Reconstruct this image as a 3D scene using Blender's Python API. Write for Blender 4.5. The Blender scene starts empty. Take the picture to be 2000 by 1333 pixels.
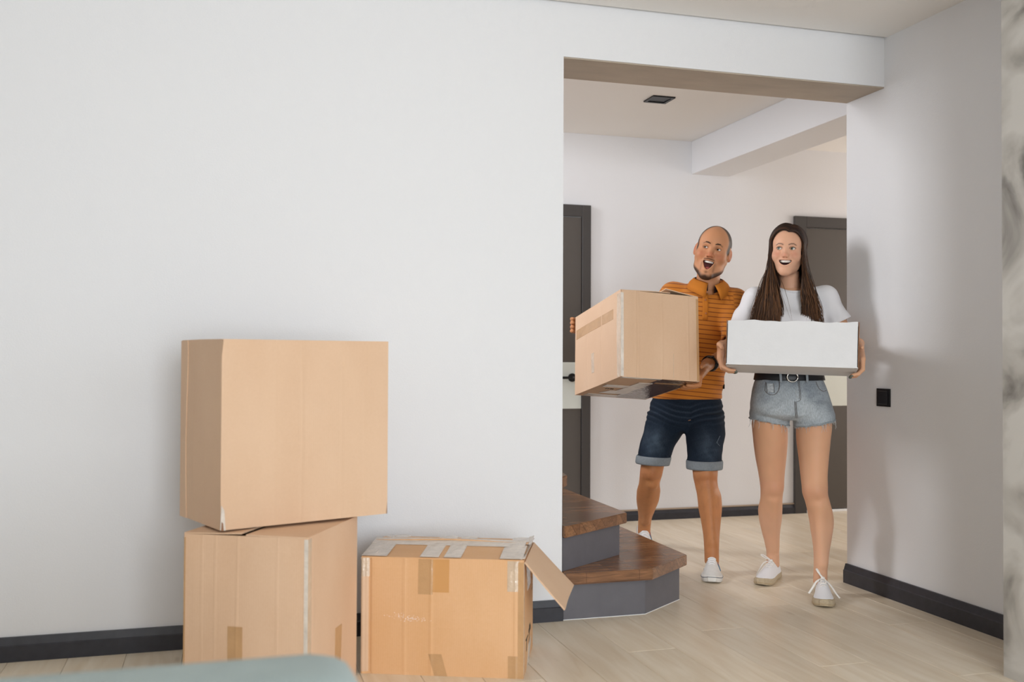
import bpy, bmesh, math, random
import numpy as np
from mathutils import Vector, Matrix, Euler

# ------------------------------------------------------------------ camera, light, exposure
scene = bpy.context.scene
COL = scene.collection
YAW, PITCH, ROLL = 0.2870, 0.0167, 0.0044

def make_camera():
    cd = bpy.data.cameras.new('camera')
    cd.sensor_fit = 'HORIZONTAL'
    cd.sensor_width = 36.0
    cd.lens = 1944.0 * 36.0 / 2000.0
    cd.clip_start = 0.05
    cd.dof.use_dof = True
    cd.dof.focus_distance = 4.45
    cd.dof.aperture_fstop = 2.5
    o = bpy.data.objects.new('camera', cd)
    COL.objects.link(o)
    f = Vector((math.sin(YAW) * math.cos(PITCH), math.cos(YAW) * math.cos(PITCH), math.sin(PITCH)))
    r = Vector((math.cos(YAW), -math.sin(YAW), 0))
    u = r.cross(f)
    r2 = r * math.cos(ROLL) + u * math.sin(ROLL)
    u2 = -r * math.sin(ROLL) + u * math.cos(ROLL)
    m = Matrix((r2, u2, -f)).transposed().to_4x4()
    m.translation = Vector((0, 0, 1.05))
    o.matrix_world = m
    scene.camera = o

make_camera()
scene.view_settings.view_transform = 'Standard'
scene.view_settings.look = 'None'
scene.view_settings.gamma = 1.0
scene.view_settings.use_curve_mapping = False
scene.view_settings.exposure = 0.13

world = bpy.data.worlds.new('sky')
scene.world = world
world.use_nodes = True
world.node_tree.nodes['Background'].inputs[0].default_value = (0.75, 0.86, 1.0, 1)
world.node_tree.nodes['Background'].inputs[1].default_value = 1.0

def area(name, loc, target, sx, sy, power, col):
    ld = bpy.data.lights.new(name, 'AREA')
    ld.shape = 'RECTANGLE'
    ld.size, ld.size_y = sx, sy
    ld.energy = power
    ld.color = col
    o = bpy.data.objects.new(name, ld)
    COL.objects.link(o)
    o.location = loc
    d = Vector(target) - Vector(loc)
    o.rotation_euler = d.to_track_quat('-Z', 'Y').to_euler()
    return o

# daylight entering at the living room windows (right and behind the viewer), the stair window and the hall window
area('daylight_right_window', (2.47, 0.75, 1.30), (-0.2, 2.6, 0.75), 2.3, 2.0, 13, (0.88, 0.945, 1.0))
area('daylight_rear_window', (0.75, -2.90, 1.35), (0.9, 3.2, 0.6), 2.3, 2.0, 146, (0.90, 0.955, 1.0))
area('daylight_stair_window', (-1.12, 4.95, 2.62), (2.7, 4.1, 1.25), 0.62, 0.95, 58, (0.97, 0.975, 1.0))
area('daylight_hall_window', (5.95, 4.9, 1.45), (3.0, 5.4, 1.1), 1.3, 1.4, 31, (1.0, 0.88, 0.77))

# ------------------------------------------------------------------ helpers
def lin(h):
    h = h.lstrip('#')
    v = [int(h[i:i + 2], 16) / 255 for i in (0, 2, 4)]
    return tuple((c / 12.92 if c <= 0.04045 else ((c + 0.055) / 1.055) ** 2.4) for c in v) + (1.0,)

MATS = {}
def mat(name, color, rough=0.6, spec=0.4, var=0.0, vscale=8.0, bump=0.0, bscale=60.0, metallic=0.0,
        stretch=(1, 1, 1), sheen=0.0, alpha=1.0, coords='Object', detail=4.0, color2=None):
    """Principled material; `var` mixes a second tone in with noise, `bump` adds fine relief."""
    if name in MATS:
        return MATS[name]
    m = bpy.data.materials.new(name)
    m.use_nodes = True
    nt = m.node_tree
    b = nt.nodes['Principled BSDF']
    c = lin(color) if isinstance(color, str) else color
    b.inputs['Base Color'].default_value = c
    b.inputs['Roughness'].default_value = rough
    b.inputs['Specular IOR Level'].default_value = spec
    b.inputs['Metallic'].default_value = metallic
    b.inputs['Alpha'].default_value = alpha
    if sheen:
        b.inputs['Sheen Weight'].default_value = sheen
    tc = nt.nodes.new('ShaderNodeTexCoord')
    mp = nt.nodes.new('ShaderNodeMapping')
    mp.inputs['Scale'].default_value = stretch
    nt.links.new(tc.outputs[coords], mp.inputs[0])
    if var > 0 or color2:
        n = nt.nodes.new('ShaderNodeTexNoise')
        n.inputs['Scale'].default_value = vscale
        n.inputs['Detail'].default_value = detail
        nt.links.new(mp.outputs[0], n.inputs['Vector'])
        rp = nt.nodes.new('ShaderNodeValToRGB')
        c2 = lin(color2) if color2 else tuple(x * (1 - var) for x in c[:3]) + (1,)
        rp.color_ramp.elements[0].position = 0.3
        rp.color_ramp.elements[1].position = 0.7
        rp.color_ramp.elements[0].color = c2
        rp.color_ramp.elements[1].color = c
        nt.links.new(n.outputs[0], rp.inputs[0])
        nt.links.new(rp.outputs[0], b.inputs['Base Color'])
    if bump > 0:
        n2 = nt.nodes.new('ShaderNodeTexNoise')
        n2.inputs['Scale'].default_value = bscale
        n2.inputs['Detail'].default_value = 3
        nt.links.new(mp.outputs[0], n2.inputs['Vector'])
        bp = nt.nodes.new('ShaderNodeBump')
        bp.inputs['Strength'].default_value = bump
        bp.inputs['Distance'].default_value = 0.01
        nt.links.new(n2.outputs[0], bp.inputs['Height'])
        nt.links.new(bp.outputs[0], b.inputs['Normal'])
    MATS[name] = m
    return m

def link(name, me, m=None, parent=None):
    o = bpy.data.objects.new(name, me)
    COL.objects.link(o)
    if m is not None:
        if isinstance(m, (list, tuple)):
            for x in m:
                me.materials.append(x)
        else:
            me.materials.append(m)
    if parent is not None:
        o.parent = parent
    return o

def bm_obj(name, bm, m=None, parent=None, smooth=False):
    me = bpy.data.meshes.new(name)
    bmesh.ops.recalc_face_normals(bm, faces=bm.faces)
    bm.to_mesh(me)
    bm.free()
    if smooth:
        for p in me.polygons:
            p.use_smooth = True
    return link(name, me, m, parent)

def add_box(bm, lo, hi, M=None, bev=0.0, seg=1):
    x0, y0, z0 = lo
    x1, y1, z1 = hi
    vs = [bm.verts.new(Vector(p)) for p in ((x0, y0, z0), (x1, y0, z0), (x1, y1, z0), (x0, y1, z0),
                                             (x0, y0, z1), (x1, y0, z1), (x1, y1, z1), (x0, y1, z1))]
    fs = [bm.faces.new([vs[i] for i in f]) for f in
          ((0, 3, 2, 1), (4, 5, 6, 7), (0, 1, 5, 4), (1, 2, 6, 5), (2, 3, 7, 6), (3, 0, 4, 7))]
    if bev > 0:
        es = list({e for f in fs for e in f.edges})
        r = bmesh.ops.bevel(bm, geom=es, offset=bev, segments=seg, affect='EDGES', profile=0.6)
        vs = list({v for f in r['faces'] for v in f.verts} | {v for v in vs if v.is_valid})
    if M is not None:
        for v in vs:
            v.co = M @ v.co
    return vs

def box(name, lo, hi, m, parent=None, bev=0.0, seg=1, M=None):
    bm = bmesh.new()
    add_box(bm, lo, hi, M, bev, seg)
    return bm_obj(name, bm, m, parent)

def add_prism(bm, pts, z0, z1, bev=0.0):
    lo = [bm.verts.new((x, y, z0)) for x, y in pts]
    hi = [bm.verts.new((x, y, z1)) for x, y in pts]
    n = len(pts)
    fs = [bm.faces.new(lo[::-1]), bm.faces.new(hi)]
    for i in range(n):
        fs.append(bm.faces.new((lo[i], lo[(i + 1) % n], hi[(i + 1) % n], hi[i])))
    if bev:
        bmesh.ops.bevel(bm, geom=list({e for f in fs for e in f.edges}), offset=bev, segments=2, affect='EDGES')

def prism(name, pts, z0, z1, m, parent=None, bev=0.0):
    bm = bmesh.new()
    add_prism(bm, pts, z0, z1, bev)
    return bm_obj(name, bm, m, parent)

def add_tube(bm, pts, rad, seg=8, flat=1.0, up=None):
    """tube through points; rad is a number or a list; flat squashes the section along `up`."""
    pts = [Vector(p) for p in pts]
    n = len(pts)
    rad = [rad] * n if isinstance(rad, (int, float)) else rad
    rings = []
    ref = Vector(up) if up is not None else Vector((0.13, 0.27, 0.95))
    for i, p in enumerate(pts):
        t = (pts[min(i + 1, n - 1)] - pts[max(i - 1, 0)]).normalized()
        a = ref - t * ref.dot(t)
        if a.length < 1e-4:
            a = Vector((1, 0, 0)) - t * t.x
        a.normalize()
        b = t.cross(a)
        rings.append([bm.verts.new(p + (a * math.cos(2 * math.pi * k / seg) * flat + b * math.sin(2 * math.pi * k / seg)) * rad[i])
                      for k in range(seg)])
    for i in range(n - 1):
        for k in range(seg):
            bm.faces.new((rings[i][k], rings[i][(k + 1) % seg], rings[i + 1][(k + 1) % seg], rings[i + 1][k]))
    bm.faces.new(rings[0][::-1])
    bm.faces.new(rings[-1])

def tube(name, pts, rad, m, parent=None, seg=8, flat=1.0, up=None):
    bm = bmesh.new()
    add_tube(bm, pts, rad, seg, flat, up)
    return bm_obj(name, bm, m, parent, smooth=True)

def struct(o):
    o['kind'] = 'structure'
    return o

def tag(o, label, cat, group=None):
    o['label'] = label
    o['category'] = cat
    if group:
        o['group'] = group
    return o

def empty(name, loc=(0, 0, 0), rz=0.0):
    o = bpy.data.objects.new(name, None)
    COL.objects.link(o)
    o.location = loc
    o.rotation_euler = (0, 0, rz)
    return o

# ------------------------------------------------------------------ materials of the setting
def wall_paint():
    m = mat('white_wall_paint', '#e6e6e8', rough=0.75, spec=0.25, bump=0.10, bscale=190.0)
    return m
M_WALL = wall_paint()
M_CEIL = mat('white_ceiling_paint', '#f3f0ec', rough=0.8, spec=0.2)
M_BASE = mat('anthracite_baseboard', '#34343b', rough=0.42, spec=0.45, var=0.25, vscale=30)
M_FAR_TRIM = mat('beige_ledge', '#a89684', rough=0.6)
M_DOOR = mat('dark_grey_door', '#56504b', rough=0.45, spec=0.4, bump=0.05, bscale=220)
M_DOOR_FRAME = mat('dark_grey_door_frame', '#45413f', rough=0.5, spec=0.4)
M_PALE_GLASS = mat('pale_glass_band', '#d9ddd6', rough=0.15, spec=0.5)
M_BLACK = mat('black_metal', '#101113', rough=0.4)
M_SWITCH = mat('black_switch_plastic', '#0d0e11', rough=0.35)
M_RISER = mat('grey_painted_riser', '#69676c', rough=0.5, spec=0.4, var=0.1, vscale=14, bump=0.05, bscale=90)
M_WHITE_PAINT = mat('white_strip', '#eceef0', rough=0.5)
M_FRAME = mat('white_window_frame', '#e9e9e8', rough=0.4)

def plank_material():
    m = bpy.data.materials.new('pale_oak_laminate')
    m.use_nodes = True
    nt = m.node_tree
    N = nt.nodes.new
    L = nt.links.new
    b = nt.nodes['Principled BSDF']
    b.inputs['Roughness'].default_value = 0.33
    b.inputs['Specular IOR Level'].default_value = 0.42
    tc = N('ShaderNodeTexCoord')
    oi = N('ShaderNodeObjectInfo')
    comb = N('ShaderNodeCombineXYZ')
    mul = N('ShaderNodeMath'); mul.operation = 'MULTIPLY'; mul.inputs[1].default_value = 37.0
    L(oi.outputs['Random'], mul.inputs[0])
    L(mul.outputs[0], comb.inputs[0]); L(mul.outputs[0], comb.inputs[1])
    add = N('ShaderNodeVectorMath'); add.operation = 'ADD'
    L(tc.outputs['Object'], add.inputs[0]); L(comb.outputs[0], add.inputs[1])
    mp = N('ShaderNodeMapping'); mp.inputs['Scale'].default_value = (11, 1.1, 1)
    L(add.outputs[0], mp.inputs[0])
    n = N('ShaderNodeTexNoise'); n.inputs['Scale'].default_value = 2.2; n.inputs['Detail'].default_value = 6; n.inputs['Distortion'].default_value = 0.9
    L(mp.outputs[0], n.inputs['Vector'])
    rp = N('ShaderNodeValToRGB')
    e = rp.color_ramp.elements
    e[0].position, e[0].color = 0.28, lin('#dccab0')
    e[1].position, e[1].color = 0.72, lin('#ecdfcb')
    e2 = rp.color_ramp.elements.new(0.5); e2.color = lin('#e4d5be')
    L(n.outputs[0], rp.inputs[0])
    # rare knots
    mp2 = N('ShaderNodeMapping'); mp2.inputs['Scale'].default_value = (5.5, 1.6, 1)
    L(add.outputs[0], mp2.inputs[0])
    v = N('ShaderNodeTexVoronoi'); v.inputs['Scale'].default_value = 1.3
    L(mp2.outputs[0], v.inputs['Vector'])
    kr = N('ShaderNodeValToRGB')
    kr.color_ramp.elements[0].position, kr.color_ramp.elements[0].color = 0.0, (0.62, 0.55, 0.48, 1)
    kr.color_ramp.elements[1].position, kr.color_ramp.elements[1].color = 0.09, (1, 1, 1, 1)
    L(v.outputs['Distance'], kr.inputs[0])
    mx = N('ShaderNodeMix'); mx.data_type = 'RGBA'; mx.blend_type = 'MULTIPLY'; mx.inputs[0].default_value = 0.7
    L(rp.outputs[0], mx.inputs[6]); L(kr.outputs[0], mx.inputs[7])
    hs = N('ShaderNodeHueSaturation')
    mr = N('ShaderNodeMapRange'); mr.inputs[3].default_value = 0.93; mr.inputs[4].default_value = 1.05
    L(oi.outputs['Random'], mr.inputs[0]); L(mr.outputs[0], hs.inputs['Value'])
    L(mx.outputs[2], hs.inputs['Color'])
    L(hs.outputs[0], b.inputs['Base Color'])
    bp = N('ShaderNodeBump'); bp.inputs['Strength'].default_value = 0.08; bp.inputs['Distance'].default_value = 0.004
    L(n.outputs[0], bp.inputs['Height']); L(bp.outputs[0], b.inputs['Normal'])
    return m
M_PLANK = plank_material()

def stave_material():
    """dark stained butcher-block wood of short glued staves"""
    m = bpy.data.materials.new('stained_wood_staves')
    m.use_nodes = True
    nt = m.node_tree
    N = nt.nodes.new
    L = nt.links.new
    b = nt.nodes['Principled BSDF']
    b.inputs['Roughness'].default_value = 0.27
    b.inputs['Specular IOR Level'].default_value = 0.5
    tc = N('ShaderNodeTexCoord')
    br = N('ShaderNodeTexBrick')
    br.inputs['Scale'].default_value = 1.0
    br.inputs['Mortar Size'].default_value = 0.0012
    br.inputs['Brick Width'].default_value = 0.23
    br.inputs['Row Height'].default_value = 0.043
    br.inputs['Color1'].default_value = lin('#9c7351')
    br.inputs['Color2'].default_value = lin('#7e573b')
    br.inputs['Mortar'].default_value = lin('#6b4a33')
    sep = N('ShaderNodeSeparateXYZ')
    L(tc.outputs['Object'], sep.inputs[0])
    zz = N('ShaderNodeMath'); zz.operation = 'MULTIPLY'; zz.inputs[1].default_value = 0.55
    L(sep.outputs[2], zz.inputs[0])
    ad = N('ShaderNodeMath'); ad.operation = 'ADD'
    L(sep.outputs[1], ad.inputs[0]); L(zz.outputs[0], ad.inputs[1])
    cb = N('ShaderNodeCombineXYZ')
    L(sep.outputs[0], cb.inputs[0]); L(ad.outputs[0], cb.inputs[1])
    L(cb.outputs[0], br.inputs['Vector'])
    mp = N('ShaderNodeMapping'); mp.inputs['Scale'].default_value = (4, 34, 34)
    L(tc.outputs['Object'], mp.inputs[0])
    n = N('ShaderNodeTexNoise'); n.inputs['Scale'].default_value = 2.0; n.inputs['Detail'].default_value = 5; n.inputs['Distortion'].default_value = 1.2
    L(mp.outputs[0], n.inputs['Vector'])
    rp = N('ShaderNodeValToRGB')
    rp.color_ramp.elements[0].position, rp.color_ramp.elements[0].color = 0.3, (0.55, 0.5, 0.46, 1)
    rp.color_ramp.elements[1].position, rp.color_ramp.elements[1].color = 0.75, (1.25, 1.2, 1.15, 1)
    L(n.outputs[0], rp.inputs[0])
    mx = N('ShaderNodeMix'); mx.data_type = 'RGBA'; mx.blend_type = 'MULTIPLY'; mx.inputs[0].default_value = 1.0
    L(br.outputs['Color'], mx.inputs[6]); L(rp.outputs[0], mx.inputs[7])
    L(mx.outputs[2], b.inputs['Base Color'])
    return m
M_STAVE = stave_material()

def plaster_material():
    m = bpy.data.materials.new('mottled_grey_plaster')
    m.use_nodes = True
    nt = m.node_tree
    N = nt.nodes.new
    L = nt.links.new
    b = nt.nodes['Principled BSDF']
    b.inputs['Roughness'].default_value = 0.4
    tc = N('ShaderNodeTexCoord')
    n = N('ShaderNodeTexNoise'); n.inputs['Scale'].default_value = 3.6; n.inputs['Detail'].default_value = 6; n.inputs['Distortion'].default_value = 0.9
    L(tc.outputs['Object'], n.inputs['Vector'])
    rp = N('ShaderNodeValToRGB')
    rp.color_ramp.elements[0].position, rp.color_ramp.elements[0].color = 0.33, lin('#7b7772')
    rp.color_ramp.elements[1].position, rp.color_ramp.elements[1].color = 0.6, lin('#cfccc7')
    e = rp.color_ramp.elements.new(0.45); e.color = lin('#b5b1ab')
    L(n.outputs[0], rp.inputs[0])
    L(rp.outputs[0], b.inputs['Base Color'])
    bp = N('ShaderNodeBump'); bp.inputs['Strength'].default_value = 0.25; bp.inputs['Distance'].default_value = 0.02
    L(n.outputs[0], bp.inputs['Height']); L(bp.outputs[0], b.inputs['Normal'])
    return m
M_PLASTER = plaster_material()

# ------------------------------------------------------------------ the setting
YM, TH, XR, ZO, ZC, XL, YF = 3.785, 0.279, 2.85, 2.27, 2.487, 1.33, 5.966
XB0, XB1 = 2.9955, 3.2755          # hall beam

def make_floor():
    fl = struct(box('floor', (-3.6, -3.0, -0.10), (6.0, 6.2, -0.008), M_PLANK))
    rnd = random.Random(4)
    W, LEN, gap = 0.19, 1.285, 0.0012
    def plank_mesh(l):
        bm = bmesh.new()
        add_box(bm, (-W / 2 + gap / 2, -l / 2 + gap / 2, -0.008), (W / 2 - gap / 2, l / 2 - gap / 2, 0.0))
        bmesh.ops.bevel(bm, geom=[e for e in bm.edges if all(v.co.z > -0.001 for v in e.verts)], offset=0.0011, segments=1, affect='EDGES')
        me = bpy.data.meshes.new('plank')
        bmesh.ops.recalc_face_normals(bm, faces=bm.faces)
        bm.to_mesh(me); bm.free()
        me.materials.append(M_PLANK)
        return me
    full = plank_mesh(LEN)
    y_lo, y_hi = 1.75, 6.05
    x = -1.345
    k = 0
    while x < 5.6:
        off = [0.0, 0.62, 0.31, 0.93, 0.15, 0.77][k % 6] + rnd.uniform(-0.1, 0.1)
        y = y_lo - off
        while y < y_hi:
            y1 = min(y + LEN, y_hi)
            if y1 - y > 0.05:
                me = full if y1 - y > LEN - 0.001 else plank_mesh(y1 - y)
                o = bpy.data.objects.new('plank', me)
                COL.objects.link(o)
                o.location = (x, (y + y1) / 2, 0)
                o.parent = fl
            y += LEN
        x += W
        k += 1
make_floor()

def make_walls():
    # wall with the wide opening: left field and lintel, one piece
    bm = bmesh.new()
    add_box(bm, (-3.6, YM, 0), (XL, YM + TH, 2.60))
    add_box(bm, (XL, YM, ZO), (XR + 0.15, YM + TH, 2.60))
    struct(bm_obj('wall_back', bm, M_WALL))
    struct(box('trim_3', (XL, YM + 0.002, ZO - 0.006), (XR, YM + TH, ZO), mat('grey_beige_soffit_plaster', '#b9ab9b', rough=0.7, var=0.14, vscale=5, bump=0.15, bscale=30, stretch=(1, 3, 1)), bev=0.001))
    struct(box('wall_right', (XR, 2.72, 0), (XR + 0.15, YM + TH, 2.60), M_WALL))
    bm = bmesh.new()
    add_box(bm, (2.508, 2.05, 0), (3.0, 2.72, 2.60))
    add_box(bm, (2.508, -3.0, 0), (3.0, -0.55, 2.60))
    add_box(bm, (2.508, -0.55, 0), (3.0, 2.05, 0.2))
    add_box(bm, (2.508, -0.55, 2.4), (3.0, 2.05, 2.60))
    struct(bm_obj('wall_right_pier', bm, M_PLASTER))
    struct(box('wall_left', (-3.75, -3.0, 0), (-3.6, YM + TH, 2.6), M_WALL))
    # rear wall with a window opening
    bm = bmesh.new()
    add_box(bm, (-3.75, -3.15, 0), (-0.5, -3.0, 2.6))
    add_box(bm, (2.0, -3.15, 0), (3.0, -3.0, 2.6))
    add_box(bm, (-0.5, -3.15, 0), (2.0, -3.0, 0.2))
    add_box(bm, (-0.5, -3.15, 2.4), (2.0, -3.0, 2.6))
    struct(bm_obj('wall_front', bm, M_WALL))
    # hall
    bm = bmesh.new()
    add_box(bm, (-1.5, YF, 0), (6.2, YF + 0.15, 4.2))
    struct(bm_obj('wall_hall_far', bm, M_WALL))
    bm = bmesh.new()
    add_box(bm, (-1.65, YM + TH, 0), (-1.5, 4.3, 4.2))
    add_box(bm, (-1.65, 5.7, 0), (-1.5, YF, 4.2))
    add_box(bm, (-1.65, 4.3, 0), (-1.5, 5.7, 1.9))
    add_box(bm, (-1.65, 4.3, 3.4), (-1.5, 5.7, 4.2))
    struct(bm_obj('wall_hall_left', bm, M_WALL))
    bm = bmesh.new()
    add_box(bm, (6.05, 2.7, 0), (6.2, 4.1, 2.6))
    add_box(bm, (6.05, 5.7, 0), (6.2, YF, 2.6))
    add_box(bm, (6.05, 4.1, 0), (6.2, 5.7, 0.6))
    add_box(bm, (6.05, 4.1, 2.3), (6.2, 5.7, 2.6))
    add_box(bm, (3.0, 2.57, 0), (6.2, 2.72, 2.6))
    struct(bm_obj('wall_hall_right', bm, M_WALL))
    bm = bmesh.new()
    add_box(bm, (-1.5, YM + TH - 0.1, 2.6), (1.4, YM + TH, 4.2))
    add_box(bm, (1.4, YM + TH - 0.1, 2.6), (1.5, YF, 4.2))
    struct(bm_obj('wall_stair_well', bm, M_WALL))
    # ceilings; a thin shadow gap runs along the wall with the opening
    bm = bmesh.new()
    add_box(bm, (-3.6, -3.0, ZC), (XR, YM - 0.020, 2.6))
    add_box(bm, (-3.6, YM - 0.020, ZC + 0.022), (XR, YM, 2.6))
    struct(bm_obj('ceiling', bm, M_CEIL))
    bm = bmesh.new()
    add_box(bm, (1.4, YM + TH, ZC), (6.05, YF, 2.6))
    add_box(bm, (3.0, 2.72, ZC), (6.05, YM + TH, 2.6))
    add_box(bm, (-1.6, YM + TH - 0.1, 4.2), (1.5, YF + 0.1, 4.3))
    struct(bm_obj('ceiling_hall', bm, M_CEIL))
    struct(box('trim_1', (XB0, YM + TH, ZO), (XB1, YF, ZC), M_WALL, bev=0.002))

def baseboard(name, a, b, n, h=0.082, t=0.022, ledge=None):
    """moulded strip from a to b (floor points), n = horizontal unit vector into the room"""
    a = Vector((a[0], a[1], 0)); b = Vector((b[0], b[1], 0)); n = Vector((n[0], n[1], 0))
    prof = [(0, 0), (t, 0), (t, h * 0.66), (t * 0.82, h * 0.70), (t * 0.45, h), (0, h)]
    bm = bmesh.new()
    r1 = [bm.verts.new(a + n * x + Vector((0, 0, z))) for x, z in prof]
    r2 = [bm.verts.new(b + n * x + Vector((0, 0, z))) for x, z in prof]
    k = len(prof)
    for i in range(k):
        bm.faces.new((r1[i], r1[(i + 1) % k], r2[(i + 1) % k], r2[i]))
    bm.faces.new(r1); bm.faces.new(r2[::-1])
    return struct(bm_obj(name, bm, M_BASE))

make_walls()
baseboard('baseboard_back', (-3.55, YM), (XL - 0.002, YM), (0, -1))
baseboard('baseboard_right', (XR, 2.74), (XR, YM + TH), (-1, 0), h=0.088)
baseboard('baseboard_far', (2.277, YF), (3.76, YF), (0, -1), h=0.062)
struct(box('trim_2', (2.277, YF - 0.014, 0.062), (3.76, YF, 0.072), M_FAR_TRIM, bev=0.002))

def make_door(name, x0, x1, frame_w, hinge_left, handle_x):
    """flush door in a flat frame with a pale glass band across the leaf"""
    root = struct(empty(name, ((x0 + x1) / 2, YF, 0)))
    cx = (x0 + x1) / 2
    def p(nm, lo, hi, m, parent=root, bev=0.002):
        o = box(nm, (lo[0] - cx, lo[1], lo[2]), (hi[0] - cx, hi[1], hi[2]), m, None, bev)
        o.parent = parent
        return o
    fw = frame_w
    p('door_frame', (x0 - fw, -0.026, 0), (x0, 0, 2.025), M_DOOR_FRAME)
    p('door_frame', (x1, -0.026, 0), (x1 + fw, 0, 2.025), M_DOOR_FRAME)
    p('door_frame', (x0, -0.026, 1.951), (x1, 0, 2.025), M_DOOR_FRAME)
    leaf = p('door_leaf', (x0 + 0.003, -0.016, 0.022), (x1 - 0.003, 0, 1.947), M_DOOR)
    p('glass_band', (x0 + 0.003, -0.019, 0.728), (x1 - 0.003, -0.0165, 1.022), M_PALE_GLASS, leaf, 0.0008)
    p('painted_light_gap', (x0, -0.02, 0.0), (x1, 0, 0.017), M_WHITE_PAINT, root, 0.002)  # white strip stands in for the light showing under the door
    bm = bmesh.new()
    hx = handle_x - cx
    s = -1 if not hinge_left else 1
    def disc(r, y0, y1):
        a = [bm.verts.new((hx + r * math.cos(t * math.pi / 12), y0, 0.925 + r * math.sin(t * math.pi / 12))) for t in range(24)]
        c = [bm.verts.new((hx + r * math.cos(t * math.pi / 12), y1, 0.925 + r * math.sin(t * math.pi / 12))) for t in range(24)]
        for i in range(24):
            bm.faces.new((a[i], a[(i + 1) % 24], c[(i + 1) % 24], c[i]))
        bm.faces.new(a); bm.faces.new(c[::-1])
    disc(0.027, -0.019, -0.030)
    add_tube(bm, [(hx, -0.03, 0.925), (hx, -0.055, 0.925), (hx + s * 0.012, -0.062, 0.925), (hx + s * 0.125, -0.062, 0.925)], 0.0085, 10)
    bm_obj('handle', bm, M_BLACK, leaf, smooth=False)
make_door('door_1', 1.418, 2.218, 0.059, False, 2.152)
make_door('door_2', 3.851, 4.651, 0.091, True, 4.58)

def make_window(name, origin, axis, w, h):
    """frame with mullions, standing in a wall opening; axis = direction of its width"""
    root = struct(empty(name, origin))
    ax = Vector(axis)
    up = Vector((0, 0, 1))
    nn = ax.cross(up)
    M = Matrix((ax, nn, up)).transposed().to_4x4()
    f = 0.06
    for lo, hi in (((0, -0.03, 0), (f, 0.03, h)), ((w - f, -0.03, 0), (w, 0.03, h)), ((f, -0.03, 0), (w - f, 0.03, f)),
                   ((f, -0.03, h - f), (w - f, 0.03, h)), ((w / 2 - 0.03, -0.025, f), (w / 2 + 0.03, 0.025, h - f))):
        o = box('window_frame', lo, hi, M_FRAME, None, 0.004, 1, M)
        o.parent = root
make_window('window_1', (-0.5, -3.07, 0.2), (1, 0, 0), 2.5, 2.2)
make_window('window_2', (2.75, -0.55, 0.2), (0, 1, 0), 2.6, 2.2)
make_window('window_3', (-1.57, 4.3, 1.9), (0, 1, 0), 1.4, 1.5)
make_window('window_4', (6.12, 4.1, 0.6), (0, 1, 0), 1.6, 1.7)

# ------------------------------------------------------------------ stairs
def make_stairs():
    root = tag(empty('staircase', (1.65, 4.3, 0)), 'winding staircase with dark wooden treads and grey painted risers', 'stairs')
    ox, oy = 1.65, 4.3
    def P(pts):
        return [(x - ox, y - oy) for x, y in pts]
    back = 5.15
    ti = 0.046
    steps = [  # (top height, riser outline, tread outline)
        (0.191, [(1.3335, 3.775), (1.688, 3.775), (1.935, 3.965), (1.94, back), (1.34, back), (1.3335, 4.07)],
                [(1.3335, 3.745), (1.708, 3.745), (1.975, 3.972), (1.978, back), (1.34, back), (1.3335, 4.07)]),
        (0.374, [(1.3335, 3.79), (1.688, 4.047), (1.69, back), (1.0, back), (1.0, 4.07), (1.3335, 4.07)],
                [(1.3335, 3.765), (1.722, 4.045), (1.726, back), (1.0, back), (1.0, 4.07), (1.3335, 4.07)]),
        (0.560, [(1.3335, 3.79), (1.375, 4.0), (1.40, 4.25), (1.42, back), (0.7, back), (0.7, 4.07), (1.3335, 4.07)],
                [(1.334, 3.83), (1.405, 3.935), (1.45, 4.25), (1.455, back), (0.7, back), (0.7, 4.07), (1.334, 4.07)]),
        (0.745, [(1.10, 4.07), (1.10, back), (0.4, back), (0.4, 4.07)], [(1.14, 4.07), (1.14, back), (0.4, back), (0.4, 4.07)]),
        (0.930, [(0.85, 4.07), (0.85, back), (0.1, back), (0.1, 4.07)], [(0.89, 4.07), (0.89, back), (0.1, back), (0.1, 4.07)]),
    ]
    prism('sealant_bead', P([(1.3335, 3.774), (1.6884, 3.774), (1.9362, 3.964), (1.9412, back), (1.34, back)]), 0.0, 0.002, M_WHITE_PAINT, root)
    z0 = 0.0
    for zt, ro, to in steps:
        prism('riser', P(ro), z0, zt - ti, M_RISER, root, 0.0015)
        prism('tread', P(to), zt - ti, zt, M_STAVE, root, 0.003)
        z0 = zt
make_stairs()

# ------------------------------------------------------------------ small fittings
def make_fittings():
    s = tag(empty('light_switch', (XR, 3.79, 0.879)), 'square black light switch on the white wall right of the woman', 'switch')
    box('switch_plate', (-0.007, -0.046, -0.040), (0, 0.046, 0.040), M_SWITCH, s, 0.002, 2)
    box('rocker', (-0.0105, -0.034, -0.030), (-0.007, 0.034, 0.030), mat('black_switch_rocker', '#14151a', rough=0.25), s, 0.0015, 1)
    d = tag(empty('downlight', (2.331, 5.035, ZC)), 'square black recessed ceiling light in the hall', 'ceiling light')
    bm = bmesh.new()
    r0, r1 = 0.066, 0.050
    for lo, hi in (((-r0, -r0, -0.008), (r0, -r1, 0)), ((-r0, r1, -0.008), (r0, r0, 0)), ((-r0, -r1, -0.008), (-r1, r1, 0)), ((r1, -r1, -0.008), (r0, r1, 0))):
        add_box(bm, lo, hi)
    bm_obj('trim_ring', bm, M_BLACK, d)
    box('reflector', (-r1, -r1, -0.0035), (r1, r1, -0.0005), mat('dark_reflector', '#0b0c0e', rough=0.4), d)
make_fittings()

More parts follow.
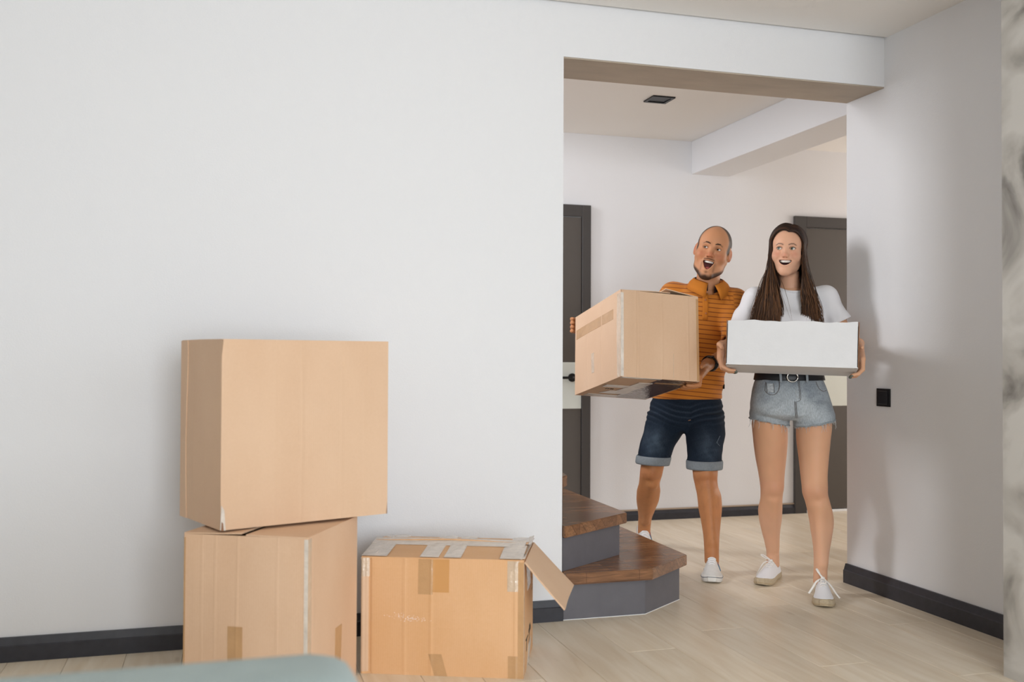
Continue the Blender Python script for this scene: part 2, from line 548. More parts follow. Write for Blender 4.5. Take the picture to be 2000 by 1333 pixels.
# ------------------------------------------------------------------ cardboard boxes
def cardboard(name, base, dark, rough=0.6):
    m = bpy.data.materials.new(name)
    m.use_nodes = True
    nt = m.node_tree
    N = nt.nodes.new
    L = nt.links.new
    b = nt.nodes['Principled BSDF']
    b.inputs['Roughness'].default_value = rough
    b.inputs['Specular IOR Level'].default_value = 0.35
    tc = N('ShaderNodeTexCoord')
    sep = N('ShaderNodeSeparateXYZ'); L(tc.outputs['Object'], sep.inputs[0])
    ad = N('ShaderNodeMath'); ad.operation = 'ADD'
    L(sep.outputs[0], ad.inputs[0]); L(sep.outputs[1], ad.inputs[1])
    cb = N('ShaderNodeCombineXYZ'); L(ad.outputs[0], cb.inputs[0])
    w = N('ShaderNodeTexWave'); w.inputs['Scale'].default_value = 42.0; w.inputs['Distortion'].default_value = 0.0
    L(cb.outputs[0], w.inputs['Vector'])
    mp = N('ShaderNodeMapping'); mp.inputs['Scale'].default_value = (3.2, 3.2, 1.4)
    L(tc.outputs['Object'], mp.inputs[0])
    n = N('ShaderNodeTexNoise'); n.inputs['Scale'].default_value = 1.7; n.inputs['Detail'].default_value = 5
    L(mp.outputs[0], n.inputs['Vector'])
    n2 = N('ShaderNodeTexNoise'); n2.inputs['Scale'].default_value = 130; n2.inputs['Detail'].default_value = 2
    L(tc.outputs['Object'], n2.inputs['Vector'])
    s = N('ShaderNodeMath'); s.operation = 'MULTIPLY_ADD'; s.inputs[1].default_value = 0.35
    L(n2.outputs[0], s.inputs[0]); L(n.outputs[0], s.inputs[2])
    rp = N('ShaderNodeValToRGB')
    rp.color_ramp.elements[0].position, rp.color_ramp.elements[0].color = 0.42, lin(dark)
    rp.color_ramp.elements[1].position, rp.color_ramp.elements[1].color = 0.86, lin(base)
    L(s.outputs[0], rp.inputs[0]); L(rp.outputs[0], b.inputs['Base Color'])
    bp = N('ShaderNodeBump'); bp.inputs['Strength'].default_value = 0.04; bp.inputs['Distance'].default_value = 0.002
    L(w.outputs['Fac'], bp.inputs['Height']); L(bp.outputs[0], b.inputs['Normal'])
    return m
M_CARD = cardboard('tan_cardboard', '#e0bd9e', '#d9b392')
M_CARD_ORANGE = cardboard('orange_tan_cardboard', '#deb084', '#d8a776')
M_CARD_PALE = cardboard('pale_tan_cardboard', '#dab899', '#d4b090')
M_CARD_WHITE = mat('white_cardboard', '#e4e4e6', rough=0.6, spec=0.3, var=0.03, vscale=20, bump=0.05, bscale=120)
M_CARD_IN = mat('brown_cardboard_core', '#8c6246', rough=0.8)
M_TAPE_BROWN = mat('brown_packing_tape', '#c69c70', rough=0.2, spec=0.5, var=0.12, vscale=18, bump=0.15, bscale=50)
M_TAPE_WHITE = mat('whitish_packing_tape', '#ddd0c3', rough=0.22, spec=0.5, var=0.15, vscale=22, bump=0.35, bscale=45)
M_TAPE_CLEAR = mat('glossy_clear_tape', '#d6bda3', rough=0.10, spec=1.0, var=0.12, vscale=25, bump=0.4, bscale=45)
M_TAPE_HIGHLIGHT = mat('edge_tape_painted_highlight', '#e6dacd', rough=0.12, spec=0.8, var=0.18, vscale=30, bump=0.3, bscale=45)  # clear edge tape; its bright highlight is painted in as a near-white colour
M_TAPE_DARK = mat('dark_brown_tape', '#6e5240', rough=0.18, spec=0.5, var=0.2, vscale=15, bump=0.4, bscale=40)
M_PRINT = mat('black_print', '#1a1816', rough=0.7)

class Face:
    """one side of a box: origin corner, axes u and v (full length), outward normal and a relief function"""
    def __init__(s, o, u, v, n, fn):
        s.o, s.u, s.v, s.n, s.fn = Vector(o), Vector(u), Vector(v), Vector(n).normalized(), fn
    def at(s, a, b, off=0.0):
        return s.o + s.u * a + s.v * b + s.n * (s.fn(a, b) + off)

def slab(bm, face, a0, a1, b0, b1, na, nb, t_out, t_in, shear=0.0):
    """curved sheet on a face between relief+t_in and relief+t_out"""
    def grid(off):
        return [[bm.verts.new(face.at(a0 + (a1 - a0) * i / na + shear * (j / nb), b0 + (b1 - b0) * j / nb, off)) for j in range(nb + 1)] for i in range(na + 1)]
    A, B = grid(t_out), grid(t_in)
    for i in range(na):
        for j in range(nb):
            bm.faces.new((A[i][j], A[i + 1][j], A[i + 1][j + 1], A[i][j + 1]))
            bm.faces.new((B[i][j], B[i][j + 1], B[i + 1][j + 1], B[i + 1][j]))
    for i in range(na):
        bm.faces.new((A[i][0], B[i][0], B[i + 1][0], A[i + 1][0]))
        bm.faces.new((A[i][nb], A[i + 1][nb], B[i + 1][nb], B[i][nb]))
    for j in range(nb):
        bm.faces.new((A[0][j], A[0][j + 1], B[0][j + 1], B[0][j]))
        bm.faces.new((A[na][j], B[na][j], B[na][j + 1], A[na][j + 1]))

def relief(seed, bulge=0.004, creases=(), dent=0.0015):
    r = random.Random(seed)
    ph = [r.uniform(0, 6.28) for _ in range(6)]
    def fn(a, b):
        z = bulge * math.sin(math.pi * min(max(a, 0), 1)) * math.sin(math.pi * min(max(b, 0), 1))
        z += dent * (math.sin(5.1 * a + ph[0]) * math.sin(3.7 * b + ph[1]) + 0.6 * math.sin(9.3 * a + ph[2] + 2 * b) * math.sin(6.1 * b + ph[3]))
        e = min(a, 1 - a, b, 1 - b)
        z *= min(1.0, max(0.0, e) * 12)
        for (ca, amp) in creases:
            z += amp * math.exp(-((a - ca) / 0.010) ** 2)
        return z
    return fn

def box_faces(w, d, h, seed, bulge=0.004, creases=None):
    c = creases or {}
    X, Y = w / 2, d / 2
    return {
        'front': Face((-X, -Y, 0), (w, 0, 0), (0, 0, h), (0, -1, 0), relief(seed, bulge, c.get('front', ()))),
        'right': Face((X, -Y, 0), (0, d, 0), (0, 0, h), (1, 0, 0), relief(seed + 1, bulge, c.get('right', ()))),
        'back': Face((X, Y, 0), (-w, 0, 0), (0, 0, h), (0, 1, 0), relief(seed + 2, bulge)),
        'left': Face((-X, Y, 0), (0, -d, 0), (0, 0, h), (-1, 0, 0), relief(seed + 3, bulge, c.get('left', ()))),
        'bottom': Face((-X, Y, 0), (w, 0, 0), (0, -d, 0), (0, 0, -1), relief(seed + 4, 0.0)),
        'top': Face((-X, -Y, h), (w, 0, 0), (0, d, 0), (0, 0, 1), relief(seed + 5, 0.0, (), 0.0)),
    }

def box_body(F, root, m, bottom=True, name='box_body'):
    bm = bmesh.new()
    for k in ('front', 'right', 'back', 'left'):
        slab(bm, F[k], 0, 1, 0, 1, 110, 12, 0.0, -0.005)
    if bottom:
        slab(bm, F['bottom'], 0.003, 0.997, 0.003, 0.997, 4, 4, -0.001, -0.006)
    return bm_obj(name, bm, m, root)

def tape(F, side, a0, a1, b0, b1, m, root, name='tape_strip', na=8, nb=8, off=0.0008, shear=0.0):
    bm = bmesh.new()
    slab(bm, F[side], a0, a1, b0, b1, na, nb, off, -0.0002, shear)
    return bm_obj(name, bm, m, root)

def quad_slab(name, p, t, m, root, n=6, sag=0.0, wob=0.0, seed=0):
    """flap: four corners p0..p3 (p0-p1 is the hinge), thickness t along its normal"""
    p = [Vector(q) for q in p]
    nn = (p[1] - p[0]).cross(p[3] - p[0]).normalized()
    r = random.Random(seed)
    a1, a2 = r.uniform(0, 6), r.uniform(0, 6)
    f = Face((0, 0, 0), (0, 0, 0), (0, 0, 0), nn, lambda a, b: sag * math.sin(math.pi * a) * b + wob * math.sin(7 * a + a1) * math.sin(5 * b + a2) * b)
    f.at = lambda a, b, off=0.0: (p[0] * (1 - a) + p[1] * a) * (1 - b) + (p[3] * (1 - a) + p[2] * a) * b + nn * (f.fn(a, b) + off)
    bm = bmesh.new()
    slab(bm, f, 0, 1, 0, 1, n, n, t / 2, -t / 2)
    return bm_obj(name, bm, m, root)

def make_lower_box():
    w, d, h = 0.394, 0.406, 0.520
    root = tag(empty('cardboard_box', (0.177, 3.222, 0), math.radians(-27.9)),
               'tan cardboard box on the floor carrying the larger box', 'box', 'cardboard boxes on the floor')
    cr = {'front': ((0.15, 0.0006), (0.26, 0.0007), (0.44, 0.0008), (0.76, 0.0006)), 'right': ((0.1, 0.0006),)}
    F = box_faces(w, d, h, 11, 0.005, cr)
    box_body(F, root, M_CARD)
    X, Y = w / 2, d / 2
    quad_slab('top_flap', [(-X, -Y, h + 0.002), (-X, Y, h + 0.002), (-0.012, Y, h + 0.006), (-0.012, -Y - 0.001, h + 0.007)], 0.004, M_CARD, root, wob=0.001, seed=1)
    quad_slab('top_flap', [(X, Y, h + 0.002), (X, -Y, h + 0.002), (0.002, -Y - 0.001, h + 0.003), (0.002, Y, h + 0.004)], 0.004, M_CARD, root, wob=0.001, seed=2)
    tape(F, 'front', 0.970, 1.0, 0.02, 0.995, M_TAPE_HIGHLIGHT, root, 'edge_tape', 3, 30)
    tape(F, 'right', 0.0, 0.06, 0.02, 0.995, M_TAPE_CLEAR, root, 'edge_tape', 3, 30)
    tape(F, 'front', 0.37, 0.49, 0.0, 0.49, M_TAPE_BROWN, root, na=12)
    tape(F, 'right', 0.50, 0.64, 0.0, 0.40, M_TAPE_BROWN, root, na=12)
    tape(F, 'front', 0.0, 0.012, 0.02, 0.98, M_TAPE_BROWN, root, 'edge_tape', 3, 20)
make_lower_box()

def make_top_box():
    w, d, h = 0.565, 0.350, 0.566
    root = tag(empty('cardboard_box', (0.214, 3.340, 0.5335), math.radians(20.5)),
               'large closed tan cardboard box stacked on top of another box', 'box', 'cardboard boxes on the floor')
    cr = {'front': ((0.30, 0.0006), (0.455, 0.0012), (0.70, 0.0006), (0.85, 0.0005)), 'left': ((0.35, 0.0006), (0.62, 0.0006))}
    F = box_faces(w, d, h, 31, 0.004, cr)
    box_body(F, root, M_CARD_PALE)
    X, Y = w / 2, d / 2
    quad_slab('top_flap', [(-X, -Y, h), (X, -Y, h), (X, -0.002, h + 0.001), (-X, -0.002, h + 0.001)], 0.004, M_CARD_PALE, root)
    quad_slab('top_flap', [(X, Y, h), (-X, Y, h), (-X, 0.002, h + 0.001), (X, 0.002, h + 0.001)], 0.004, M_CARD_PALE, root)
    # overlapping side seam on the left end, torn corner at the bottom edge
    tape(F, 'left', 0.0, 0.17, 0.0, 1.0, M_CARD_PALE, root, 'glue_flap', 4, 12, 0.003)
    quad_slab('torn_corner', [(-X - 0.002, -Y - 0.004, 0.002), (-X + 0.014, -Y - 0.006, 0.0), (-X + 0.010, -Y - 0.004, 0.06), (-X + 0.001, -Y - 0.004, 0.075)], 0.002, M_TAPE_WHITE, root)
    quad_slab('corner_tear', [(-X + 0.0005, -Y - 0.0062, 0.0005), (-X + 0.008, -Y - 0.0068, 0.0), (-X + 0.006, -Y - 0.006, 0.022), (-X + 0.002, -Y - 0.006, 0.026)], 0.0015, M_CARD_IN, root)
make_top_box()

def make_worn_box():
    w, d, h = 0.542, 0.380, 0.383
    root = tag(empty('cardboard_box', (0.786, 3.400, 0), math.radians(-22.1)),
               'worn orange-tan cardboard box with taped top and one end flap hanging open', 'box', 'cardboard boxes on the floor')
    cr = {'front': ((0.01, 0.003), (0.05, -0.004), (0.27, 0.0014), (0.435, 0.0018), (0.95, 0.002))}
    F = box_faces(w, d, h, 51, 0.007, cr)
    box_body(F, root, M_CARD_ORANGE)
    X, Y = w / 2, d / 2
    z = h + 0.002
    # the two long lids meet along the middle, sagging a little
    lid1 = quad_slab('top_flap', [(-X, -Y, z), (X, -Y, z), (X - 0.004, -0.004, z + 0.012), (-X + 0.004, -0.004, z + 0.014)], 0.004, M_CARD_ORANGE, root, 10, 0.006, 0.002, 3)
    lid2 = quad_slab('top_flap', [(X, Y, z), (-X, Y, z), (-X + 0.004, 0.004, z + 0.022), (X - 0.004, 0.004, z + 0.020)], 0.004, M_CARD_ORANGE, root, 10, 0.006, 0.002, 4)
    def lid_tape(x0, x1, y0, y1, m, dz=0.0, seed=0, nm='tape_strip'):
        zz = lambda x, y: z + 0.0045 + 0.014 * (1 - abs(y) / Y) + dz + (0.008 * (1 - abs(y) / Y) if y > 0 else 0)
        quad_slab(nm, [(x0, y0, zz(x0, y0)), (x1, y0, zz(x1, y0)), (x1, y1, zz(x1, y1)), (x0, y1, zz(x0, y1))], 0.0008, m, root, 8, 0.003, 0.0018, seed)
    lid_tape(-X - 0.002, X - 0.01, -0.045, 0.030, M_TAPE_WHITE, 0.002, 5)
    for (a, b, s) in ((-X, -X + 0.085, 1), (-0.075, -0.012, 2), (0.005, 0.062, 3), (X - 0.08, X - 0.004, 4)):
        lid_tape(a, b, -Y, -0.02, M_TAPE_WHITE, 0.001, s)
        lid_tape(a + 0.01, b + 0.01, 0.0, Y, M_TAPE_WHITE, 0.0, s + 10)
    # crumpled taped end on the left
    quad_slab('end_flap', [(-X - 0.003, Y, h - 0.004), (-X - 0.003, -Y, h - 0.004), (-X + 0.045, -Y + 0.03, h + 0.012), (-X + 0.045, Y - 0.03, h + 0.014)], 0.004, M_TAPE_WHITE, root, 10, 0.004, 0.003, 7)
    # open flap on the right end hangs outward
    quad_slab('end_flap', [(X + 0.002, -Y + 0.004, h - 0.004), (X + 0.004, Y - 0.03, h - 0.002), (X + 0.150, Y - 0.055, h - 0.148), (X + 0.134, -Y - 0.020, h - 0.150)], 0.005, M_CARD_PALE, root, 6, 0.003, 0.001, 8)
    # torn white edge of the end
    quad_slab('torn_edge', [(X - 0.012, -Y + 0.004, h + 0.006), (X - 0.012, Y, h + 0.012), (X + 0.004, Y, h + 0.016), (X + 0.003, -Y + 0.004, h + 0.010)], 0.003, M_TAPE_WHITE, root, 10, 0.003, 0.003, 9)
    # tapes on the front
    tape(F, 'front', 0.355, 0.445, 0.70, 1.0, M_TAPE_BROWN, root)
    tape(F, 'front', 0.445, 0.545, 0.72, 1.0, mat('orange_tape', '#cf9a62', rough=0.25, spec=0.5), root)
    tape(F, 'front', 0.455, 0.535, 0.0, 0.19, M_TAPE_BROWN, root, shear=-0.035)
    tape(F, 'front', 0.905, 0.999, 0.0, 0.19, M_TAPE_BROWN, root)
    tape(F, 'front', 0.90, 0.975, 0.74, 1.0, M_TAPE_CLEAR, root)
    tape(F, 'front', 0.965, 1.0, 0.02, 0.99, M_TAPE_BROWN, root, 'edge_tape', 3, 20, 0.001)
    tape(F, 'front', 0.0, 0.045, 0.02, 0.86, M_CARD_PALE, root, 'edge_tape', 6, 20, 0.0012)
    tape(F, 'front', 0.0, 0.05, 0.84, 1.0, M_TAPE_CLEAR, root, 'edge_tape', 6, 8, 0.0018)
    tape(F, 'right', 0.0, 0.03, 0.02, 0.98, M_TAPE_CLEAR, root, 'edge_tape', 3, 20)
    tape(F, 'right', 0.35, 0.62, 0.0, 0.20, M_TAPE_WHITE, root)
    tape(F, 'right', 0.22, 0.55, 0.70, 0.98, M_TAPE_CLEAR, root)
    # printed this-way-up arrows and specks on the right end
    bm = bmesh.new()
    f = F['right']
    for a, b0, b1 in ((0.20, 0.18, 0.30), (0.40, 0.18, 0.30)):
        slab(bm, f, a - 0.016, a + 0.016, b0, b1, 2, 3, 0.0006, -0.0002)
    slab(bm, f, 0.12, 0.30, 0.285, 0.30, 3, 2, 0.0007, -0.0002)
    slab(bm, f, 0.33, 0.49, 0.30, 0.335, 3, 2, 0.0007, -0.0002)
    slab(bm, f, 0.37, 0.45, 0.335, 0.365, 3, 2, 0.0007, -0.0002)
    bm_obj('printed_arrows', bm, M_PRINT, root)
    bm = bmesh.new()
    for a, b in ((0.78, 0.62), (0.84, 0.66), (0.70, 0.60), (0.8, 0.74), (0.72, 0.70), (0.86, 0.58)):
        slab(bm, f, a, a + 0.035, b, b + 0.012, 1, 1, 0.0006, -0.0002)
    bm_obj('printed_marks', bm, M_PRINT, root)['kind'] = 'stuff'
    # pale scuff rubbed into the front print
    bm = bmesh.new()
    r = random.Random(2)
    for i in range(110):
        a = r.gauss(0.30, 0.055); b = 0.49 + r.gauss(0, 0.014) + (a - 0.30) * -0.10
        s = r.uniform(0.002, 0.006)
        slab(bm, F['front'], a, a + s, b, b + s * 0.8, 1, 1, 0.0004, -0.0002)
    bm_obj('scuff_mark', bm, mat('pale_scuff', '#ecd9cc', rough=0.8), root)
make_worn_box()

def rot_xyz(ax, ay, az):
    return Matrix.Rotation(math.radians(az), 3, 'Z') @ Matrix.Rotation(math.radians(ay), 3, 'Y') @ Matrix.Rotation(math.radians(ax), 3, 'X')

CARRY_C, CARRY_D, CARRY_R = Vector((1.882, 4.343, 1.098)), (0.375, 0.597, 0.390), rot_xyz(-10.0, 3.8, -0.9)
WHITE_C, WHITE_D, WHITE_R = Vector((2.344, 3.736, 1.0923)), (0.524, 0.376, 0.184), rot_xyz(-5.9, 1.5, -31.8)

def make_carried_box():
    w, d, h = CARRY_D
    root = empty('cardboard_box')
    root.rotation_euler = CARRY_R.to_euler()
    root.location = CARRY_C - CARRY_R @ Vector((0, 0, h / 2))
    tag(root, 'tilted tan cardboard box with shiny edge tape carried by the man', 'box')
    cr = {'front': ((0.19, 0.002), (0.22, 0.0014), (0.52, 0.001), (0.86, 0.0016)), 'left': ((0.30, 0.001), (0.62, 0.0012))}
    F = box_faces(w, d, h, 71, 0.006, cr)
    box_body(F, root, M_CARD_PALE)
    X, Y = w / 2, d / 2
    # loosely shut lids: both ends lift toward the middle, dark gap in front
    quad_slab('top_flap', [(-X, Y, h), (-X, -Y + 0.004, h), (0.06, -Y + 0.02, h + 0.012), (0.06, Y, h + 0.022)], 0.004, M_CARD_PALE, root, 8, 0.002, 0.002, 1)
    quad_slab('top_flap', [(X, -Y + 0.004, h), (X, Y, h), (0.02, Y, h + 0.030), (0.035, -Y + 0.012, h + 0.026)], 0.004, M_CARD_PALE, root, 8, 0.002, 0.002, 2)
    quad_slab('inner_flap', [(-X, Y, h - 0.005), (X, Y, h - 0.005), (X - 0.004, 0.02, h - 0.012), (-X + 0.004, 0.02, h - 0.012)], 0.004, M_CARD_IN, root, 4)
    # tapes
    tape(F, 'front', 0.0, 0.035, 0.005, 0.97, M_TAPE_HIGHLIGHT, root, 'edge_tape', 4, 30)
    tape(F, 'left', 0.93, 1.0, 0.005, 0.97, M_TAPE_CLEAR, root, 'edge_tape', 4, 30)
    tape(F, 'left', 0.03, 0.86, 0.70, 0.82, M_TAPE_BROWN, root, 'tape_strip', 16, 4)
    tape(F, 'front', 0.97, 1.0, 0.01, 0.97, M_TAPE_BROWN, root, 'edge_tape', 3, 20)
    tape(F, 'front', 0.66, 0.665, 0.02, 0.30, M_TAPE_CLEAR, root, 'tape_strip', 2, 8)
    tape(F, 'left', 0.40, 0.46, 0.18, 0.42, M_TAPE_CLEAR, root, 'tape_strip', 3, 8, 0.0006)
    # underside: whitish strips across, dark shiny tape toward the right
    B = dict(F)
    def under(a0, a1, b0, b1, m, off=0.0010, shear=0.0):
        tape(B, 'bottom', a0, a1, b0, b1, m, root, 'tape_strip', 8, 6, off, shear)
    under(0.50, 0.98, 0.02, 0.98, M_TAPE_DARK, 0.0008)
    under(0.02, 0.52, 0.955, 0.995, M_TAPE_WHITE, 0.0014)
    under(0.06, 0.55, 0.52, 0.62, M_TAPE_WHITE, 0.0014)
    under(0.10, 0.55, 0.02, 0.14, M_TAPE_WHITE, 0.0014)
    under(0.20, 0.52, 0.22, 0.36, M_TAPE_WHITE, 0.0018, 0.06)
    under(0.34, 0.52, 0.36, 0.80, M_TAPE_WHITE, 0.0022, 0.02)
    under(0.55, 0.98, 0.80, 0.84, M_TAPE_BROWN, 0.0014)
    bm = bmesh.new()
    for a in (0.16, 0.19, 0.225, 0.25):
        slab(bm, F['bottom'], a, a + 0.012, 0.42, 0.45, 1, 1, 0.0006, -0.0002)
    bm_obj('printed_marks', bm, M_PRINT, root)['kind'] = 'stuff'
    return root
make_carried_box()

def make_white_box():
    w, d, h = WHITE_D
    root = empty('white_box')
    root.rotation_euler = WHITE_R.to_euler()
    root.location = WHITE_C - WHITE_R @ Vector((0, 0, h / 2))
    tag(root, 'flat white cardboard box with brown inner edges held by the woman', 'box')
    X, Y = w / 2, d / 2
    F = box_faces(w, d, h, 91, 0.002)
    bm = bmesh.new()
    slab(bm, F['back'], 0, 1, 0, 1, 10, 6, 0.0, -0.004)
    slab(bm, F['bottom'], 0.0, 1.0, 0.0, 1.0, 10, 6, 0.0, -0.004)
    bm_obj('box_body', bm, M_CARD_WHITE, root)
    bm = bmesh.new()
    slab(bm, Face((-X + 0.006, -Y, 0.001), (w - 0.012, 0, 0), (0, 0, h), (0, -1, 0),
                  lambda a, b: 0.0015 * math.sin(6 * a) * b), 0, 1, 0, 1, 24, 8, 0.0, -0.004)
    for v in bm.verts:
        if v.co.z > h * 0.97:
            v.co.z += 0.0022 * math.sin(v.co.x * 31) + 0.0015 * math.sin(v.co.x * 77 + 1)
    bm_obj('front_panel', bm, M_CARD_WHITE, root)
    for sx, k in ((-1, 'left'), (1, 'right')):
        bm = bmesh.new()
        slab(bm, F[k], 0, 1, 0, 1, 8, 6, 0.0, -0.003)
        s = bm_obj('side_panel', bm, M_CARD_WHITE, root)
        # brown raw edge of the folded side and the dark slot beside the front
        box('raw_edge', (sx * X - 0.0015 - sx * 0.0015, -Y - 0.0015, 0.0), (sx * X + 0.0015 - sx * 0.0015, -Y + 0.001, h + 0.002), M_CARD_IN, s)
        box('corner_tab', (sx * (X - 0.012) - 0.004, -Y + 0.004, -0.0005), (sx * (X - 0.012) + 0.004, -Y + 0.010, 0.0), M_PRINT, s)
    quad_slab('lid_flap', [(-X + 0.004, -Y + 0.008, h - 0.012), (X - 0.004, -Y + 0.008, h - 0.012), (X - 0.004, Y - 0.006, h - 0.008), (-X + 0.004, Y - 0.006, h - 0.008)], 0.004, M_CARD_WHITE, root, 6, 0.004, 0.001, 3)
make_white_box()

# ------------------------------------------------------------------ sofa in the foreground
def make_sofa():
    root = tag(empty('sofa', (-0.75, 1.142, 0)), 'grey-green fabric sofa with rounded back in the near foreground', 'sofa')
    fab = mat('grey_green_fabric', '#95a4a2', rough=0.9, spec=0.15, var=0.16, vscale=9, bump=0.4, bscale=420, sheen=0.3)
    def soft(name, lo, hi, r, parent=root):
        bm = bmesh.new()
        add_box(bm, lo, hi, None, r, 6)
        return bm_obj(name, bm, fab, parent, smooth=True)
    soft('sofa_base', (-0.95, -0.42, 0.10), (0.95, 0.40, 0.30), 0.03)
    for x in (-0.93, 0.01):
        soft('seat_cushion', (x, -0.44, 0.30), (x + 0.92, 0.24, 0.44), 0.05)
    soft('backrest', (-0.95, 0.20, 0.28), (0.955, 0.42, 0.608), 0.07)
    for x in (-0.95, 0.78):
        soft('armrest', (x, -0.44, 0.25), (x + 0.17, 0.22, 0.53), 0.06)
    for x in (-0.88, 0.88):
        for y in (-0.36, 0.34):
            bm = bmesh.new()
            add_tube(bm, [(x, y, 0), (x, y, 0.11)], [0.014, 0.022], 12)
            bm_obj('leg', bm, M_BLACK, root)
make_sofa()

# ------------------------------------------------------------------ people: distance fields turned into one smooth skin
def smin(a, b, k):
    if k <= 0:
        return np.minimum(a, b)
    h = np.maximum(k - np.abs(a - b), 0) / k
    return np.minimum(a, b) - h * h * k * 0.25

def smax(a, b, k):
    return -smin(-a, -b, k)

def sstep(e0, e1, x):
    t = np.clip((x - e0) / (e1 - e0), 0, 1)
    return t * t * (3 - 2 * t)

class Grid:
    """dense field on a box; primitives are merged into their own neighbourhood only"""
    def __init__(s, lo, hi, h):
        s.lo = np.array(lo, float); s.h = h
        s.n = np.maximum(np.ceil((np.array(hi) - s.lo) / h).astype(int) + 1, 4)
        s.F = np.full(tuple(s.n), 0.5, np.float32)
    def axes(s, sl):
        ax = [s.lo[i] + s.h * np.arange(sl[i].start, sl[i].stop) for i in range(3)]
        return ax[0][:, None, None].astype(np.float32), ax[1][None, :, None].astype(np.float32), ax[2][None, None, :].astype(np.float32)
    def region(s, lo, hi):
        a = np.clip(np.floor((np.array(lo) - s.lo) / s.h).astype(int), 0, s.n)
        b = np.clip(np.ceil((np.array(hi) - s.lo) / s.h).astype(int) + 1, 0, s.n)
        if np.any(b <= a):
            return None
        return tuple(slice(int(a[i]), int(b[i])) for i in range(3))
    def put(s, fn, lo, hi, k, op='add'):
        pad = k + 3 * s.h
        sl = s.region(np.array(lo) - pad, np.array(hi) + pad)
        if sl is None:
            return
        d = fn(*s.axes(sl))
        if op == 'add':
            s.F[sl] = smin(s.F[sl], d, k)
        else:
            s.F[sl] = smax(s.F[sl], -d, k)
    def cone(s, a, b, ra, rb, k=0.01, op='add'):
        a = np.array(a, float); b = np.array(b, float)
        ba = b - a; L2 = float(ba @ ba) + 1e-12
        def fn(x, y, z):
            px, py, pz = x - a[0], y - a[1], z - a[2]
            t = np.clip((px * ba[0] + py * ba[1] + pz * ba[2]) / L2, 0, 1)
            qx, qy, qz = px - t * ba[0], py - t * ba[1], pz - t * ba[2]
            return np.sqrt(qx * qx + qy * qy + qz * qz) - (ra + (rb - ra) * t)
        R = max(ra, rb)
        s.put(fn, np.minimum(a, b) - R, np.maximum(a, b) + R, k, op)
    def chain(s, pts, rad, k=0.004, op='add'):
        for i in range(len(pts) - 1):
            s.cone(pts[i], pts[i + 1], rad[i], rad[i + 1], k, op)
    def ell(s, c, r, k=0.01, op='add', R=None):
        c = np.array(c, float); r = np.array(r, float)
        def fn(x, y, z):
            px, py, pz = x - c[0], y - c[1], z - c[2]
            if R is not None:
                px, py, pz = (R[0][0] * px + R[1][0] * py + R[2][0] * pz, R[0][1] * px + R[1][1] * py + R[2][1] * pz, R[0][2] * px + R[1][2] * py + R[2][2] * pz)
            k0 = np.sqrt((px / r[0]) ** 2 + (py / r[1]) ** 2 + (pz / r[2]) ** 2)
            k1 = np.sqrt((px / r[0] ** 2) ** 2 + (py / r[1] ** 2) ** 2 + (pz / r[2] ** 2) ** 2) + 1e-6
            return k0 * (k0 - 1) / k1
        m = r if R is None else np.full(3, r.max())
        s.put(fn, c - m, c + m, k, op)
    def zloft(s, rows, k=0.01, off=0.0, op='add', ang=0.0, cap=0.012, wob=None, pw=2.0):
        """stack of ellipses: rows of (z, cx, cy, rx, ry)"""
        T = np.array(sorted(rows), float)
        zz = np.linspace(T[0, 0], T[-1, 0], 160)
        C = [pchip(T[:, 0], T[:, i], zz) for i in range(1, 5)]
        ca, sa = math.cos(ang), math.sin(ang)
        z0, z1 = T[0, 0], T[-1, 0]
        def fn(x, y, z):
            zf = z.ravel()
            cx, cy, rx, ry = [np.interp(zf, zz, c).astype(np.float32)[None, None, :] for c in C]
            px, py = x - cx, y - cy
            if ang:
                px, py = ca * px + sa * py, -sa * px + ca * py
            rx = rx + off; ry = ry + off
            ax, ay = np.abs(px) / rx, np.abs(py) / ry
            q = (ax ** pw + ay ** pw) ** (1 / pw)
            d = (q - 1) * np.where(q > 1e-3, np.sqrt((px * px + py * py) / np.maximum(q * q, 1e-9)), np.minimum(rx, ry)) * 0.92
            if wob is not None:
                d = d + wob(x, y, z)
            return smax(smax(d, z0 - z, cap), z - z1, cap)
        R = max(T[:, 3].max(), T[:, 4].max()) + off
        s.put(fn, (T[:, 1].min() - R, T[:, 2].min() - R, z0), (T[:, 1].max() + R, T[:, 2].max() + R, z1), k, op)
    def close(s):
        F = s.F
        for i in range(3):
            sl = [slice(None)] * 3
            for e in (0, -1):
                sl[i] = e
                F[tuple(sl)] = np.maximum(F[tuple(sl)], 0.3 * s.h)
    def mesh(s):
        """naive surface nets: returns vertices and quads"""
        s.close()
        F = s.F
        S = F < 0
        nx, ny, nz = F.shape
        c = np.zeros((nx - 1, ny - 1, nz - 1), np.uint8)
        for i in (0, 1):
            for j in (0, 1):
                for k in (0, 1):
                    c += S[i:nx - 1 + i, j:ny - 1 + j, k:nz - 1 + k]
        act = (c > 0) & (c < 8)
        I, J, K = np.nonzero(act)
        idx = np.full(act.shape, -1, np.int32)
        idx[I, J, K] = np.arange(len(I))
        V = {}
        for i in (0, 1):
            for j in (0, 1):
                for k in (0, 1):
                    V[(i, j, k)] = F[I + i, J + j, K + k].astype(np.float64)
        P = np.zeros((len(I), 3)); cnt = np.zeros(len(I))
        for ax in range(3):
            o = [t for t in range(3) if t != ax]
            for a in (0, 1):
                for b in (0, 1):
                    c0 = [0, 0, 0]; c0[o[0]] = a; c0[o[1]] = b
                    c1 = list(c0); c1[ax] = 1
                    v0, v1 = V[tuple(c0)], V[tuple(c1)]
                    m = (v0 < 0) != (v1 < 0)
                    t = np.where(m, v0 / np.where(m, v0 - v1, 1), 0)
                    for q in range(3):
                        P[:, q] += np.where(m, c0[q] + (t if q == ax else 0), 0)
                    cnt += m
        P = P / cnt[:, None] + np.stack([I, J, K], 1)
